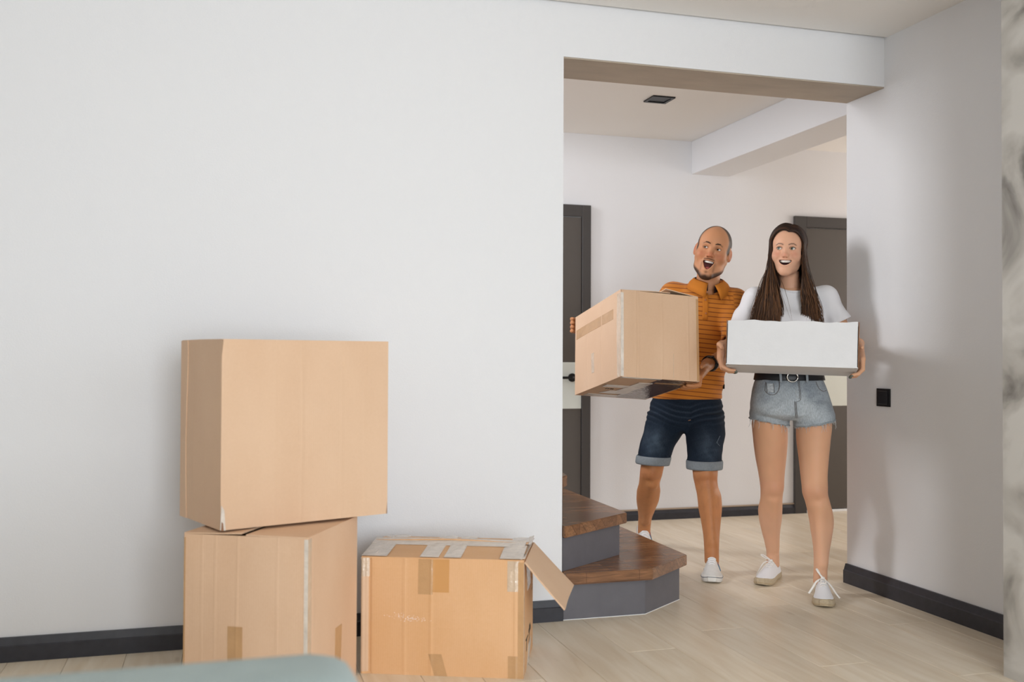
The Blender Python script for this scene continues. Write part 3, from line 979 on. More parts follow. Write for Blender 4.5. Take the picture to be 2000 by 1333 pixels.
        P = s.lo + P * s.h
        quads = []
        for ax in range(3):
            o = [t for t in range(3) if t != ax]
            sh = [slice(1, -1)] * 3; sh[ax] = slice(0, -1)
            s2 = [slice(1, -1)] * 3; s2[ax] = slice(1, None)
            A, B = S[tuple(sh)], S[tuple(s2)]
            e = np.nonzero(A != B)
            p = [e[0] + (0 if ax == 0 else 1), e[1] + (0 if ax == 1 else 1), e[2] + (0 if ax == 2 else 1)]
            def at(da, db):
                q = [p[0].copy(), p[1].copy(), p[2].copy()]
                q[o[0]] += da; q[o[1]] += db
                return idx[q[0], q[1], q[2]]
            Q = np.stack([at(-1, -1), at(0, -1), at(0, 0), at(-1, 0)], 1)
            inside = A[e]
            flip = ~inside if ax != 1 else inside
            Q[flip] = Q[flip][:, ::-1]
            quads.append(Q)
        return P, np.concatenate(quads)

def pchip(x, y, q):
    """monotone cubic interpolation"""
    x = np.asarray(x, float); y = np.asarray(y, float)
    h = np.diff(x); d = np.diff(y) / h
    m = np.zeros_like(y)
    m[0], m[-1] = d[0], d[-1]
    for i in range(1, len(x) - 1):
        if d[i - 1] * d[i] > 0:
            w1, w2 = 2 * h[i] + h[i - 1], h[i] + 2 * h[i - 1]
            m[i] = (w1 + w2) / (w1 / d[i - 1] + w2 / d[i])
    j = np.clip(np.searchsorted(x, q) - 1, 0, len(h) - 1)
    t = (q - x[j]) / h[j]
    return (2 * t**3 - 3 * t**2 + 1) * y[j] + (t**3 - 2 * t**2 + t) * h[j] * m[j] + (-2 * t**3 + 3 * t**2) * y[j + 1] + (t**3 - t**2) * h[j] * m[j + 1]

def np_mesh(name, V, Q):
    me = bpy.data.meshes.new(name)
    me.vertices.add(len(V))
    me.vertices.foreach_set('co', np.ascontiguousarray(V, np.float32).ravel())
    n = len(Q); k = Q.shape[1]
    me.loops.add(n * k)
    me.loops.foreach_set('vertex_index', np.ascontiguousarray(Q, np.int32).ravel())
    me.polygons.add(n)
    me.polygons.foreach_set('loop_start', np.arange(0, n * k, k, dtype=np.int32))
    me.polygons.foreach_set('use_smooth', np.ones(n, bool))
    me.update(calc_edges=True)
    return me

def paint(me, cols, name='tone'):
    a = me.color_attributes.new(name, 'FLOAT_COLOR', 'POINT')
    c = np.ones((len(me.vertices), 4), np.float32)
    c[:, :3] = cols
    a.data.foreach_set('color', c.ravel())

def scalar(me, vals, name):
    a = me.attributes.new(name, 'FLOAT', 'POINT')
    a.data.foreach_set('value', np.ascontiguousarray(vals, np.float32))

def rgb(h):
    return np.array(lin(h)[:3])

def attr_material(name, rough=0.5, spec=0.35, sss=0.0, bump=0.0, bscale=300, sheen=0.0, attr='tone'):
    m = bpy.data.materials.new(name)
    m.use_nodes = True
    nt = m.node_tree
    b = nt.nodes['Principled BSDF']
    a = nt.nodes.new('ShaderNodeAttribute'); a.attribute_name = attr
    nt.links.new(a.outputs['Color'], b.inputs['Base Color'])
    b.inputs['Roughness'].default_value = rough
    b.inputs['Specular IOR Level'].default_value = spec
    if sss:
        b.inputs['Subsurface Weight'].default_value = sss
        b.inputs['Subsurface Radius'].default_value = (0.9, 0.35, 0.2)
        b.inputs['Subsurface Scale'].default_value = 0.008
    if sheen:
        b.inputs['Sheen Weight'].default_value = sheen
    if bump:
        tc = nt.nodes.new('ShaderNodeTexCoord')
        n = nt.nodes.new('ShaderNodeTexNoise'); n.inputs['Scale'].default_value = bscale
        nt.links.new(tc.outputs['Object'], n.inputs['Vector'])
        bp = nt.nodes.new('ShaderNodeBump'); bp.inputs['Strength'].default_value = bump; bp.inputs['Distance'].default_value = 0.003
        nt.links.new(n.outputs[0], bp.inputs['Height'])
        nt.links.new(bp.outputs[0], b.inputs['Normal'])
    return m
M_SKIN = attr_material('skin', 0.52, 0.32, 0.15)
M_EYE = mat('eye_white', '#e6e0da', rough=0.15, spec=0.6)
M_TEETH = mat('teeth', '#efe9df', rough=0.2, spec=0.5)
M_TONGUE = mat('tongue', '#b4605a', rough=0.35, spec=0.5)

# people are laid out on floor axes turned with the room view: u to the right, d away from the doorway camera side, z up
CU, SU = math.cos(YAW), math.sin(YAW)
def root_frame(o, u0, d0):
    o.location = (u0 * CU + d0 * SU, -u0 * SU + d0 * CU, 0)
    o.rotation_euler = (0, 0, -YAW)

def rot3(yaw, roll, pitch):
    m = Matrix.Rotation(math.radians(yaw), 3, 'Z') @ Matrix.Rotation(math.radians(roll), 3, 'Y') @ Matrix.Rotation(math.radians(pitch), 3, 'X')
    return np.array(m)

class Head:
    """head axes: x to the side, f out of the face, z up; origin between the eyes' rear"""
    def __init__(s, c, R, S=1.0):
        s.c, s.R, s.S = np.array(c, float), R, S
    def out(s, P):
        P = np.atleast_2d(P)
        return s.c + (P * [1, -1, 1] * s.S) @ s.R.T
    def inn(s, P):
        P = np.atleast_2d(P)
        return ((P - s.c) @ s.R) * [1, -1, 1] / s.S

def build_head(H, p, neck, res=0.0021):
    """p: shape numbers; neck: list of (view point, radius)"""
    g = Grid((-0.105, -0.125, -0.235), (0.105, 0.135, 0.135), res)
    J = p['jaw']            # how far the jaw has dropped
    W = p['w']
    g.ell((0, -0.014, 0.030), (0.0755 * W, 0.097, p['top'] - 0.030), 0.02)
    g.ell((0, 0.040, 0.030), (0.060 * W, 0.045, 0.058), 0.03)
    g.ell((0, 0.028, -0.035), (0.060 * W, 0.056, 0.068), 0.03)
    for sx in (-1, 1):
        g.ell((sx * 0.040 * W, 0.052, -0.036), (0.026, 0.026, 0.028), 0.025)
        g.cone((sx * 0.058 * W, -0.004, -0.050), (sx * p.get('jaw_w', 0.046) * W, 0.010, -0.078 - J * 0.5), 0.016, 0.015, 0.03)
        g.cone((sx * p.get('jaw_w', 0.046) * W, 0.010, -0.078 - J * 0.5), (sx * 0.014, 0.070, -0.104 - J), 0.015, p['chin_r'], 0.03)
    g.ell((0, 0.030, -0.072 - J * 0.6), (p.get('jaw_w', 0.046) * W, 0.044, 0.040 + J * 0.4), 0.03)
    g.ell((0, 0.062, -0.070 - J * 0.3), (0.032, 0.030, 0.030 + J * 0.3), 0.025)
    g.ell((0, 0.074, -0.103 - J), (p['chin_r'] * 1.1, 0.017, 0.016), 0.02)
    # brow, eye sockets, lids
    for sx in (-1, 1):
        g.cone((sx * 0.014, 0.083, 0.014), (sx * 0.044, 0.070, 0.014), p['brow'], p['brow'] * 0.8, 0.012)
    for sx in (-1, 1):
        g.ell((sx * 0.0310, 0.095, -0.0015), (0.0185, 0.0165, 0.0110), 0.010, 'sub')
    for sx in (-1, 1):
        g.ell((sx * 0.0315, 0.0665, -0.0015), (0.0155, 0.0150, 0.0142), 0.003)
        g.chain([(sx * 0.0190, 0.0795, -0.0135), (sx * 0.0315, 0.0815, -0.0165), (sx * 0.044, 0.0740, -0.0125)], [0.0022, 0.0030, 0.0016], 0.006)
        g.ell((sx * 0.0315, 0.082, p['lid'] - 0.001), (0.0120, 0.014, p['eye_open']), 0.0015, 'sub')
    # nose
    nl = p['nose']
    g.cone((0, 0.080, 0.004), (0, 0.0985 + nl, -0.034), 0.0085, 0.0105, 0.012)
    g.ell((0, 0.1015 + nl, -0.037), (0.0115, 0.0105, 0.0095), 0.008)
    for sx in (-1, 1):
        g.ell((sx * p['nose_w'], 0.092 + nl * 0.5, -0.0405), (0.0082, 0.0105, 0.0078), 0.007)
        g.ell((sx * 0.0065, 0.0965 + nl * 0.6, -0.0475), (0.0036, 0.0050, 0.0036), 0.002, 'sub')
    # mouth: lips ring around the opening, then the cavity
    mz, mw, uh, lh = p['mouth_z'], p['mouth_w'], p['up_h'], p['low_h']
    def lip(t):
        a = 2 * math.pi * t
        x = mw * math.cos(a)
        z = mz + (uh * math.sin(a) if math.sin(a) > 0 else lh * math.sin(a) * abs(math.sin(a)) ** 0.4)
        z += p['smile'] * (x / mw) ** 2
        if math.sin(a) < 0:
            x *= 1 - p['vee'] * (-math.sin(a)) ** 1.0
        f = p['lip_f'] - 0.019 * (x / 0.028) ** 2 - (0.010 * J / 0.035 * max(0, -math.sin(a)))
        return np.array((x, f, z))
    ring = [lip(i / 28) for i in range(29)]
    for i in range(28):
        a = 2 * math.pi * (i + 0.5) / 28
        r = p['lip_r'] * (0.62 + 0.38 * abs(math.sin(a)))
        g.cone(ring[i], ring[i + 1], r, r, 0.007)
    ringin = [lip(i / 28) for i in range(29)]
    # cavity: thick sheet behind the lip line
    def cav(x, f, z):
        zz = z - mz - p['smile'] * (x / mw) ** 2
        up = np.where(zz > 0, zz / max(uh - 0.0016, 0.001), zz / (lh - 0.0035))
        vx = x / (mw * 0.93 * np.where(zz < 0, 1 - p['vee'] * np.clip(-zz / lh, 0, 1), 1))
        q = np.sqrt(vx ** 2 + np.abs(up) ** 2)
        d = (q - 1) * 0.008
        return np.maximum(d, np.abs(f - 0.088) - 0.034)
    g.put(cav, (-mw, 0.05, mz - lh), (mw, 0.125, mz + uh + 0.004), 0.002, 'sub')
    for sx in (-1, 1):
        g.ell((sx * 0.0385 * W, 0.064, -0.0375), (0.019, 0.018, 0.0155), 0.016)
    # laugh folds
    if p.get('fold'):
        for sx in (-1, 1):
            g.chain([(sx * 0.020, 0.0945, -0.042), (sx * (mw + 0.008), 0.0865, mz + 0.008), (sx * (mw + 0.010), 0.078, mz - 0.012)], [0.0025, 0.0034, 0.0014], 0.009, 'sub')
    # ears
    if p.get('ears', True):
        for sx in (-1, 1):
            Re = np.array(Matrix.Rotation(math.radians(sx * 26), 3, 'Z') @ Matrix.Rotation(math.radians(-8), 3, 'X'))
            e = sx * p.get('ear_x', 0.0775) * W
            g.ell((e, -0.008, -0.010), (0.0075, 0.0165, 0.030), 0.008, 'add', Re)
            g.ell((e - sx * 0.006, 0.000, -0.014), (0.008, 0.012, 0.022), 0.010, 'add', Re)
            g.ell((e + sx * 0.0075, 0.002, -0.006), (0.0060, 0.0095, 0.019), 0.004, 'sub', Re)
    # neck
    np_ = [(H.inn(q)[0], r / H.S) for q, r in neck]
    for (a, ra), (b, rb) in zip(np_[:-1], np_[1:]):
        g.cone(a, b, ra, rb, 0.022)
    V, Q = g.mesh()
    return V, Q, ring

def make_eyes(root, O, H, p, look, iris_col):
    """eyeballs with a coloured iris cap turned toward the look direction"""
    L = np.array(look, float); L /= np.linalg.norm(L)
    col = attr_material('eye_' + root.name, 0.12, 0.7)
    for sx in (-1, 1):
        bm = bmesh.new()
        bmesh.ops.create_uvsphere(bm, u_segments=36, v_segments=24, radius=1.0)
        me = bpy.data.meshes.new('eye')
        bm.to_mesh(me); bm.free()
        D = np.array([v.co[:] for v in me.vertices])
        ctr = np.array((sx * 0.0315, 0.0672, -0.0015))
        P = H.out(ctr + D * 0.0128) - O
        me.vertices.foreach_set('co', P.astype(np.float32).ravel())
        ang = np.degrees(np.arccos(np.clip(D @ L, -1, 1)))
        c = np.where(ang[:, None] < 14, rgb('#0b0a0a'), np.where(ang[:, None] < 32, rgb(iris_col), rgb('#ded6cf')))
        paint(me, c)
        for q in me.polygons:
            q.use_smooth = True
        o = link('eye', me, col, root)
        bpy.context.view_layer.update()

def make_teeth(root, O, H, p, ztop, zbot, w, f0, name='teeth'):
    bm = bmesh.new()
    n = 40
    rows = []
    for i in range(n + 1):
        x = w * (2 * i / n - 1)
        f = f0 - 0.017 * (x / 0.024) ** 2
        gap = abs(math.sin(x / 0.0076 * math.pi)) ** 0.35
        f -= 0.0012 * (1 - gap)
        sm = p['smile'] * (x / p['mouth_w']) ** 2
        zb = zbot + 0.0015 * (1 - gap) + sm
        rows.append([(x, f - 0.004, ztop + sm), (x, f, ztop - 0.001 + sm), (x, f + 0.0006, (ztop + zbot) / 2 + sm), (x, f - 0.0004, zb), (x, f - 0.005, zb)])
    vs = [[bm.verts.new(Vector(H.out(q)[0] - O)) for q in r] for r in rows]
    for i in range(n):
        for j in range(4):
            bm.faces.new((vs[i][j], vs[i + 1][j], vs[i + 1][j + 1], vs[i][j + 1]))
    return bm_obj(name, bm, M_TEETH, root, smooth=True)

def strip(root, O, H, name, pts, rads, m, flat=0.5, seg=8):
    """tapered tuft laid on the face through head-space points"""
    bm = bmesh.new()
    P = [Vector(H.out(q)[0] - O) for q in pts]
    up = Vector((H.R @ np.array((0, -1, 0.0))))
    add_tube(bm, P, [r * H.S for r in rads], seg, flat, up)
    return bm_obj(name, bm, m, root, smooth=True)

def lashes(root, O, H, p, m, r=0.0008):
    """dark line along the edge of each upper lid"""
    for sx in (-1, 1):
        pts, rad = [], []
        for t in np.linspace(-1, 1, 13):
            x = t * 0.0122
            z = -0.001 + p['lid'] + p['eye_open'] * math.sqrt(max(0, 1 - t * t * 0.96)) + 0.0002
            rr = 0.0156
            f = 0.0665 + math.sqrt(max(1e-6, rr * rr - x * x - (z + 0.0015) ** 2))
            pts.append((sx * 0.0315 + x, f, z)); rad.append(r * (0.45 + 0.55 * (1 - t * t)))
        strip(root, O, H, 'eyelashes', pts, rad, m, 0.9, 6)

def noise3(seed, n=5, f0=8.0):
    r = random.Random(seed)
    K = [(np.array([r.gauss(0, 1) for _ in range(3)]), r.uniform(0, 6.28)) for _ in range(n)]
    K = [(k / np.linalg.norm(k) * f0 * (1.45 ** i), ph) for i, (k, ph) in enumerate(K)]
    def fn(x, y, z):
        t = 0
        for i, (k, ph) in enumerate(K):
            t = t + np.sin(k[0] * x + k[1] * y + k[2] * z + ph + 1.3 * np.sin(k[1] * x * 0.6 + k[2] * y * 0.6 - k[0] * z * 0.6)) / (1.25 ** i)
        return t / 2.2
    return fn

def skin_tone(V, base, seed, amp=0.10, red='#a8583c', redamt=None):
    n = noise3(seed, 5, 30)(V[:, 0], V[:, 1], V[:, 2])[:, None]
    c = rgb(base)[None, :] * (1 + amp * 0.5 * n)
    if redamt is not None:
        c = c * (1 - redamt[:, None]) + rgb(red)[None, :] * redamt[:, None]
    return c

def merge(parts):
    """join vertex and face arrays"""
    Vs, Qs, Cs, o = [], [], [], 0
    for V, Q, C_ in parts:
        Vs.append(V); Qs.append(Q + o); Cs.append(C_); o += len(V)
    return np.concatenate(Vs), np.concatenate(Qs), np.concatenate(Cs)

def band_ring(name, rows, parent, O, m, thick=0.004, seg=48, tilt=(0, 0), smooth=True, mcol=None):
    """closed cloth band: rows of (z, cx, cy, rx, ry) from bottom to top, folded inward with thickness"""
    bm = bmesh.new()
    def ring(r, off, z_add=0):
        z, cx, cy, rx, ry = r
        out = []
        for k in range(seg):
            a = 2 * math.pi * k / seg
            x, y = cx + (rx + off) * math.cos(a), cy + (ry + off) * math.sin(a)
            zz = z + tilt[0] * (x - cx) + tilt[1] * (y - cy)
            out.append(bm.verts.new((x - O[0], y - O[1], zz - O[2])))
        return out
    rings = [ring(r, 0) for r in rows] + [ring(r, -thick) for r in rows[::-1]]
    n = len(rings)
    for i in range(n):
        A, B = rings[i], rings[(i + 1) % n]
        for k in range(seg):
            bm.faces.new((A[k], A[(k + 1) % seg], B[(k + 1) % seg], B[k]))
    return bm_obj(name, bm, m, parent, smooth=smooth)

# ---------------------------------------------------------------- shoes
def shoe_profile(y):
    """y in 0..1 heel to toe: half width, top height (fractions of length)"""
    hw = np.interp(y, [0, .03, .10, .22, .38, .55, .70, .82, .91, .97, 1.0], [.055, .085, .112, .122, .124, .148, .168, .165, .138, .095, .04])
    tp = np.interp(y, [0, .05, .14, .24, .34, .45, .56, .68, .80, .90, .97, 1.0], [.22, .27, .275, .285, .315, .30, .26, .215, .175, .145, .115, .07])
    return hw, tp

def make_shoe(parent, O, heel, toe, name, sole_h, upper_m, sole_m, rand_m=None, ankle=None, slim=1.0, lift=0.0):
    """sneaker from heel to toe point on the floor (u, d)"""
    heel = np.array(heel, float); toe = np.array(toe, float)
    dv = toe - heel; L = float(np.linalg.norm(dv)); dv /= L
    side = np.array((-dv[1], dv[0]))
    T = np.linspace(0, 1, 60)
    HW, TP = shoe_profile(T)
    k = np.ones(5) / 5
    HW = np.convolve(np.pad(HW, 2, 'edge'), k, 'valid') * L * slim
    TP = np.convolve(np.pad(TP, 2, 'edge'), k, 'valid') * L
    g = Grid((-0.075, -0.02, sole_h - 0.012), (0.075, L + 0.02, 0.125), 0.003)
    def upper(x, y, z):
        t = np.clip(y / L, 0, 1).ravel()
        hw = np.interp(t, T, HW).astype(np.float32)[None, :, None]; tp = np.interp(t, T, TP).astype(np.float32)[None, :, None]
        ht = tp - sole_h + 0.006
        zz = z - sole_h + 0.006
        q = np.sqrt((np.abs(x) / (hw * (1 - 0.30 * np.clip(zz / ht, 0, 1)))) ** 2.4 + np.clip(zz / ht, 0, 2) ** 2.4 + 1e-9)
        d = (q - 1) * np.minimum(hw, ht) * 0.8
        ends = np.abs(y - L / 2) - L / 2
        return smax(smax(d, ends, 0.01), sole_h - 0.008 - z, 0.004)
    g.put(upper, (-0.07, 0, 0), (0.07, L, 0.12), 0.0)
    # foot opening
    g.cone((0, L * 0.16, 0.075), (0, L * 0.20, 0.15), 0.030 * slim, 0.036, 0.006, 'sub')
    g.cone((0, L * 0.26, 0.086), (0, L * 0.24, 0.15), 0.022 * slim, 0.032, 0.006, 'sub')
    # throat seams and toe cap crease
    for sx in (-1, 1):
        g.chain([(sx * 0.020, L * .36, 0.094), (sx * 0.019, L * .50, 0.082), (sx * 0.017, L * .64, 0.066)], [0.0018] * 3, 0.004, 'sub')
    V, Q = g.mesh()
    def place(P):
        P = np.atleast_2d(P)
        uv = heel[None, :] + P[:, 1:2] * dv[None, :] + P[:, 0:1] * side[None, :]
        return np.column_stack([uv, P[:, 2] + lift * np.clip(1 - P[:, 1] / (0.72 * L), 0, 1) ** 1.3]) - O
    me = np_mesh(name, place(V), Q)
    shoe = link(name, me, upper_m, parent)
    # sole: extruded outline
    def outline(grow):
        ys = np.concatenate([np.linspace(0, 0.06, 6), np.linspace(0.1, 0.9, 16), np.linspace(0.93, 1, 7)])
        hw = np.interp(ys, T, HW) + grow
        return [(-h, y * L + (grow if y > .5 else -grow) * (1 if y in (0, 1) else 0)) for y, h in zip(ys, hw)] + [(h, y * L) for y, h in zip(ys[::-1], hw[::-1])]
    bm = bmesh.new()
    lev = [(0.0, -0.003), (0.004, 0.001), (sole_h * 0.55, 0.0025), (sole_h - 0.002, 0.002), (sole_h + 0.002, -0.002)]
    rings = []
    for z, gr in lev:
        spring = lambda y: 0.010 * max(0, (y / L - 0.8) / 0.2) ** 2
        rings.append([bm.verts.new(Vector(place((x, y, z + spring(y)))[0])) for x, y in outline(gr)])
    n = len(rings[0])
    for A, B in zip(rings[:-1], rings[1:]):
        for i in range(n):
            bm.faces.new((A[i], A[(i + 1) % n], B[(i + 1) % n], B[i]))
    bm.faces.new(rings[0][::-1]); bm.faces.new(rings[-1])
    sole = bm_obj('sole', bm, sole_m, shoe, smooth=False)
    if rand_m is not None:
        bm = bmesh.new()
        pts = [place((x, y, sole_h * (0.80 if rand_m.name != 'jute_rope' else 0.3) + 0.010 * max(0, (y / L - 0.8) / 0.2) ** 2))[0] for x, y in outline(0.0026)]
        pts.append(pts[0])
        add_tube(bm, pts, 0.0013, 6)
        bm_obj('sole_line', bm, rand_m, shoe, smooth=True)
    return shoe, place, L, (lambda y: float(np.interp(y, T, HW)), lambda y: float(np.interp(y, T, TP)))

def lace(parent, name, place, pts, r, m, flat=0.35):
    bm = bmesh.new()
    P = [Vector(place(q)[0]) for q in pts]
    # smooth the path
    out = []
    for i in range(len(P) - 1):
        p0, p1, p2, p3 = P[max(i - 1, 0)], P[i], P[i + 1], P[min(i + 2, len(P) - 1)]
        for t in (0, .25, .5, .75):
            out.append(0.5 * ((2 * p1) + (-p0 + p2) * t + (2 * p0 - 5 * p1 + 4 * p2 - p3) * t * t + (-p0 + 3 * p1 - 3 * p2 + p3) * t ** 3))
    out.append(P[-1])
    add_tube(bm, out, r, 8, flat, (0, -0.5, 0.86))
    return bm_obj(name, bm, m, parent, smooth=True)

# ---------------------------------------------------------------- the man
M_POLO = None
def polo_material():
    m = bpy.data.materials.new('orange_striped_jersey')
    m.use_nodes = True
    nt = m.node_tree
    N, L = nt.nodes.new, nt.links.new
    b = nt.nodes['Principled BSDF']
    b.inputs['Roughness'].default_value = 0.85
    b.inputs['Specular IOR Level'].default_value = 0.15
    b.inputs['Sheen Weight'].default_value = 0.15
    a = N('ShaderNodeAttribute'); a.attribute_name = 'stripe'
    mu = N('ShaderNodeMath'); mu.operation = 'MULTIPLY'; mu.inputs[1].default_value = 1 / 0.0225
    fr = N('ShaderNodeMath'); fr.operation = 'FRACT'
    L(a.outputs['Fac'], mu.inputs[0]); L(mu.outputs[0], fr.inputs[0])
    rp = N('ShaderNodeValToRGB')
    e = rp.color_ramp.elements
    e[0].position, e[0].color = 0.0, lin('#c5792d')
    e[1].position, e[1].color = 1.0, lin('#c5792d')
    for pos, c in ((0.40, '#c5792d'), (0.47, '#7c4020'), (0.57, '#7c4020'), (0.64, '#c5792d')):
        x = e.new(pos); x.color = lin(c)
    L(fr.outputs[0], rp.inputs[0])
    tc = N('ShaderNodeTexCoord')
    n = N('ShaderNodeTexNoise'); n.inputs['Scale'].default_value = 500
    L(tc.outputs['Object'], n.inputs['Vector'])
    bp = N('ShaderNodeBump'); bp.inputs['Strength'].default_value = 0.2; bp.inputs['Distance'].default_value = 0.002
    L(n.outputs[0], bp.inputs['Height']); L(bp.outputs[0], b.inputs['Normal'])
    L(rp.outputs[0], b.inputs['Base Color'])
    return m

def denim(name, c1, c2, fade=None):
    m = bpy.data.materials.new(name)
    m.use_nodes = True
    nt = m.node_tree
    N, L = nt.nodes.new, nt.links.new
    b = nt.nodes['Principled BSDF']
    b.inputs['Roughness'].default_value = 0.9
    b.inputs['Specular IOR Level'].default_value = 0.15
    a = N('ShaderNodeAttribute'); a.attribute_name = 'tone'
    tc = N('ShaderNodeTexCoord')
    mp = N('ShaderNodeMapping'); mp.inputs['Scale'].default_value = (1, 1, 0.35)
    L(tc.outputs['Object'], mp.inputs[0])
    n = N('ShaderNodeTexNoise'); n.inputs['Scale'].default_value = 260; n.inputs['Detail'].default_value = 3
    L(mp.outputs[0], n.inputs['Vector'])
    mr = N('ShaderNodeMapRange'); mr.inputs[1].default_value = 0.3; mr.inputs[2].default_value = 0.7; mr.inputs[3].default_value = 0.8; mr.inputs[4].default_value = 1.2
    L(n.outputs[0], mr.inputs[0])
    mx = N('ShaderNodeMix'); mx.data_type = 'RGBA'; mx.blend_type = 'MULTIPLY'; mx.inputs[0].default_value = 1.0
    L(a.outputs['Color'], mx.inputs[6]); L(mr.outputs[0], mx.inputs[7])
    L(mx.outputs[2], b.inputs['Base Color'])
    bp = N('ShaderNodeBump'); bp.inputs['Strength'].default_value = 0.25; bp.inputs['Distance'].default_value = 0.002
    L(n.outputs[0], bp.inputs['Height']); L(bp.outputs[0], b.inputs['Normal'])
    return m

def make_man():
    O = np.array((0.90, 5.10, 0.0))
    H = Head((1.004, 4.970, 1.591), rot3(-15, 14, -2), 1.02)
    p = dict(jaw=0.028, w=1.09, top=0.123, chin_r=0.020, brow=0.0100, lid=-0.0008, eye_open=0.0041, nose=0.003, nose_w=0.0155,
             mouth_z=-0.072, mouth_w=0.0285, up_h=0.009, low_h=0.038, smile=0.004, vee=0.42, lip_f=0.0915, lip_r=0.0056, fold=True)
    neck = [((0.996, 5.075, 1.30), 0.062), ((0.993, 5.045, 1.42), 0.058), ((0.990, 5.01, 1.52), 0.056)]
    V, Q, ring = build_head(H, p, neck)
    # colouring in head space
    x, f, z = V.T
    ax = np.abs(x)
    cheek = np.exp(-(((ax - 0.045) / 0.022) ** 2 + ((z + 0.035) / 0.02) ** 2)) * sstep(0.03, 0.06, f)
    nose = np.exp(-((x / 0.016) ** 2 + ((z + 0.038) / 0.016) ** 2)) * sstep(0.08, 0.1, f)
    ear = sstep(0.080, 0.085, ax)
    C_ = skin_tone(V * 1.0, '#c98f68', 3, 0.10, '#b5573c', np.clip(0.42 * cheek + 0.5 * nose + 0.45 * ear, 0, 0.6))
    rn = noise3(9, 6, 420)(x, f, z)
    # lips and mouth lining
    rg = np.array(ring)
    dl = np.sqrt(((V[:, None, :] - rg[None, ::2, :]) ** 2).sum(2)).min(1)
    lipm = sstep(0.0075, 0.0045, dl)
    C_ = C_ * (1 - 0.75 * lipm[:, None]) + rgb('#b0604f') * 0.75 * lipm[:, None]
    mz = p['mouth_z']
    mz0, uh, lh = p['mouth_z'], p['up_h'], p['low_h']
    inside = (ax < 0.026) & (z < mz0 + uh + 0.002) & (z > mz0 - lh) & (f < 0.084 - 0.012 * (z < -0.09)) & (f > 0.046)
    C_[inside] = rgb('#6b2a26')
    # short beard along the jaw and chin, moustache, buzz-cut hair
    jl = [(0.072, 0.006, -0.030), (0.066, 0.006, -0.060), (0.058, 0.016, -0.094), (0.040, 0.046, -0.122), (0.020, 0.072, -0.138), (0.0, 0.082, -0.143)]
    rw = [0.007, 0.010, 0.016, 0.020, 0.021, 0.019]
    bd = np.full(len(V), 9.0)
    Pa = np.stack([ax, f, z], 1)
    for i in range(5):
        a, b = np.array(jl[i]), np.array(jl[i + 1])
        t = np.clip(((Pa - a) @ (b - a)) / ((b - a) @ (b - a)), 0, 1)
        dd = np.linalg.norm(Pa - a - t[:, None] * (b - a), axis=1) / (rw[i] + (rw[i + 1] - rw[i]) * t)
        bd = np.minimum(bd, dd)
    beard = sstep(1.25, 0.70, bd) * 0.93
    must = np.exp(-(((z - (-0.0555 - 0.16 * np.maximum(ax - 0.008, 0))) / 0.0048) ** 2)) * sstep(0.031, 0.022, ax) * (f > 0.068) * 0.70
    chinpatch = np.exp(-((x / 0.008) ** 2 + ((z + 0.121) / 0.007) ** 2)) * 0.6 * (f > 0.05)
    link_ = np.exp(-(((ax - 0.031) / 0.005) ** 2)) * sstep(-0.128, -0.11, z) * sstep(-0.062, -0.08, z) * (f > 0.055) * 0.35
    bm_ = np.clip(np.maximum(np.maximum(beard, link_), np.maximum(must, chinpatch)) , 0, 0.92)
    bm_ = np.where(inside, 0, bm_ * (1 - 0.8 * lipm))
    earm = sstep(0.0775, 0.0805, ax) * (z < 0.028) * (z > -0.05) * (np.abs(f + 0.008) < 0.026)
    C_ = C_ * (1 - bm_[:, None]) + rgb('#1c120e') * bm_[:, None]
    fth = 0.020 + 0.44 * ax
    scalp = sstep(0.012, -0.012, f - fth) * sstep(-0.022, -0.004, z - np.where(f < -0.02, -0.05, 0.0)) * (1 - earm)
    sc = np.clip(scalp * 0.96, 0, 0.96)
    C_ = C_ * (1 - sc[:, None]) + rgb('#120d0b') * sc[:, None]
    brx = np.interp(ax, [0.010, 0.022, 0.034, 0.048], [0.017, 0.0215, 0.0225, 0.0150])
    brw = np.exp(-((z - brx) / 0.0036) ** 2) * sstep(0.008, 0.013, ax) * sstep(0.051, 0.044, ax) * (f > 0.05) * 0.6
    C_ = C_ * (1 - brw[:, None]) + rgb('#3a251a') * brw[:, None]
    # darker lid rims and eye folds
    eyer = np.sqrt(((ax - 0.0315) / 0.0150) ** 2 + ((z + 0.0010) / 0.0078) ** 2)
    rim = np.exp(-((eyer - 0.95) / 0.16) ** 2) * (f > 0.066) * 0.45
    C_ = C_ * (1 - rim[:, None]) + rgb('#5d3426') * rim[:, None]
    brm = 0
    headV = H.out(V)
    headQ = Q[:, ::-1]

    g = Grid((0.20, 4.36, 0.02), (1.24, 5.62, 1.46), 0.0042)
    legL = [(0.62, .770, 5.135, .070, .074), (.52, .735, 5.155, .061, .064), (.45, .724, 5.170, .058, .060), (.40, .721, 5.21, .054, .056), (.345, .7245, 5.27, .0615, .064),
            (.30, .727, 5.315, .060, .062), (.23, .729, 5.385, .046, .049), (.17, .731, 5.455, .036, .041), (.12, .731, 5.485, .0345, .043), (.08, .731, 5.495, .034, .045)]
    legR = [(0.62, .970, 5.00, .072, .076), (.52, .961, 4.955, .064, .066), (.47, .959, 4.935, .060, .060), (.42, .966, 4.94, .056, .056), (.37, .9785, 4.935, .0585, .064),
            (.32, .982, 4.93, .0575, .063), (.25, .983, 4.915, .048, .052), (.17, .980, 4.885, .038, .043), (.11, .977, 4.865, .035, .044), (.05, .977, 4.86, .034, .045)]
    g.zloft(legL, 0.01); g.zloft(legR, 0.01)
    for c in ((.722, 5.128, .462), (.957, 4.893, .486)):
        g.ell(c, (.028, .022, .032), 0.02)
    for c in ((.732, 5.16, .405), (.966, 4.90, .425)):
        g.ell(c, (.020, .014, .022), 0.025)
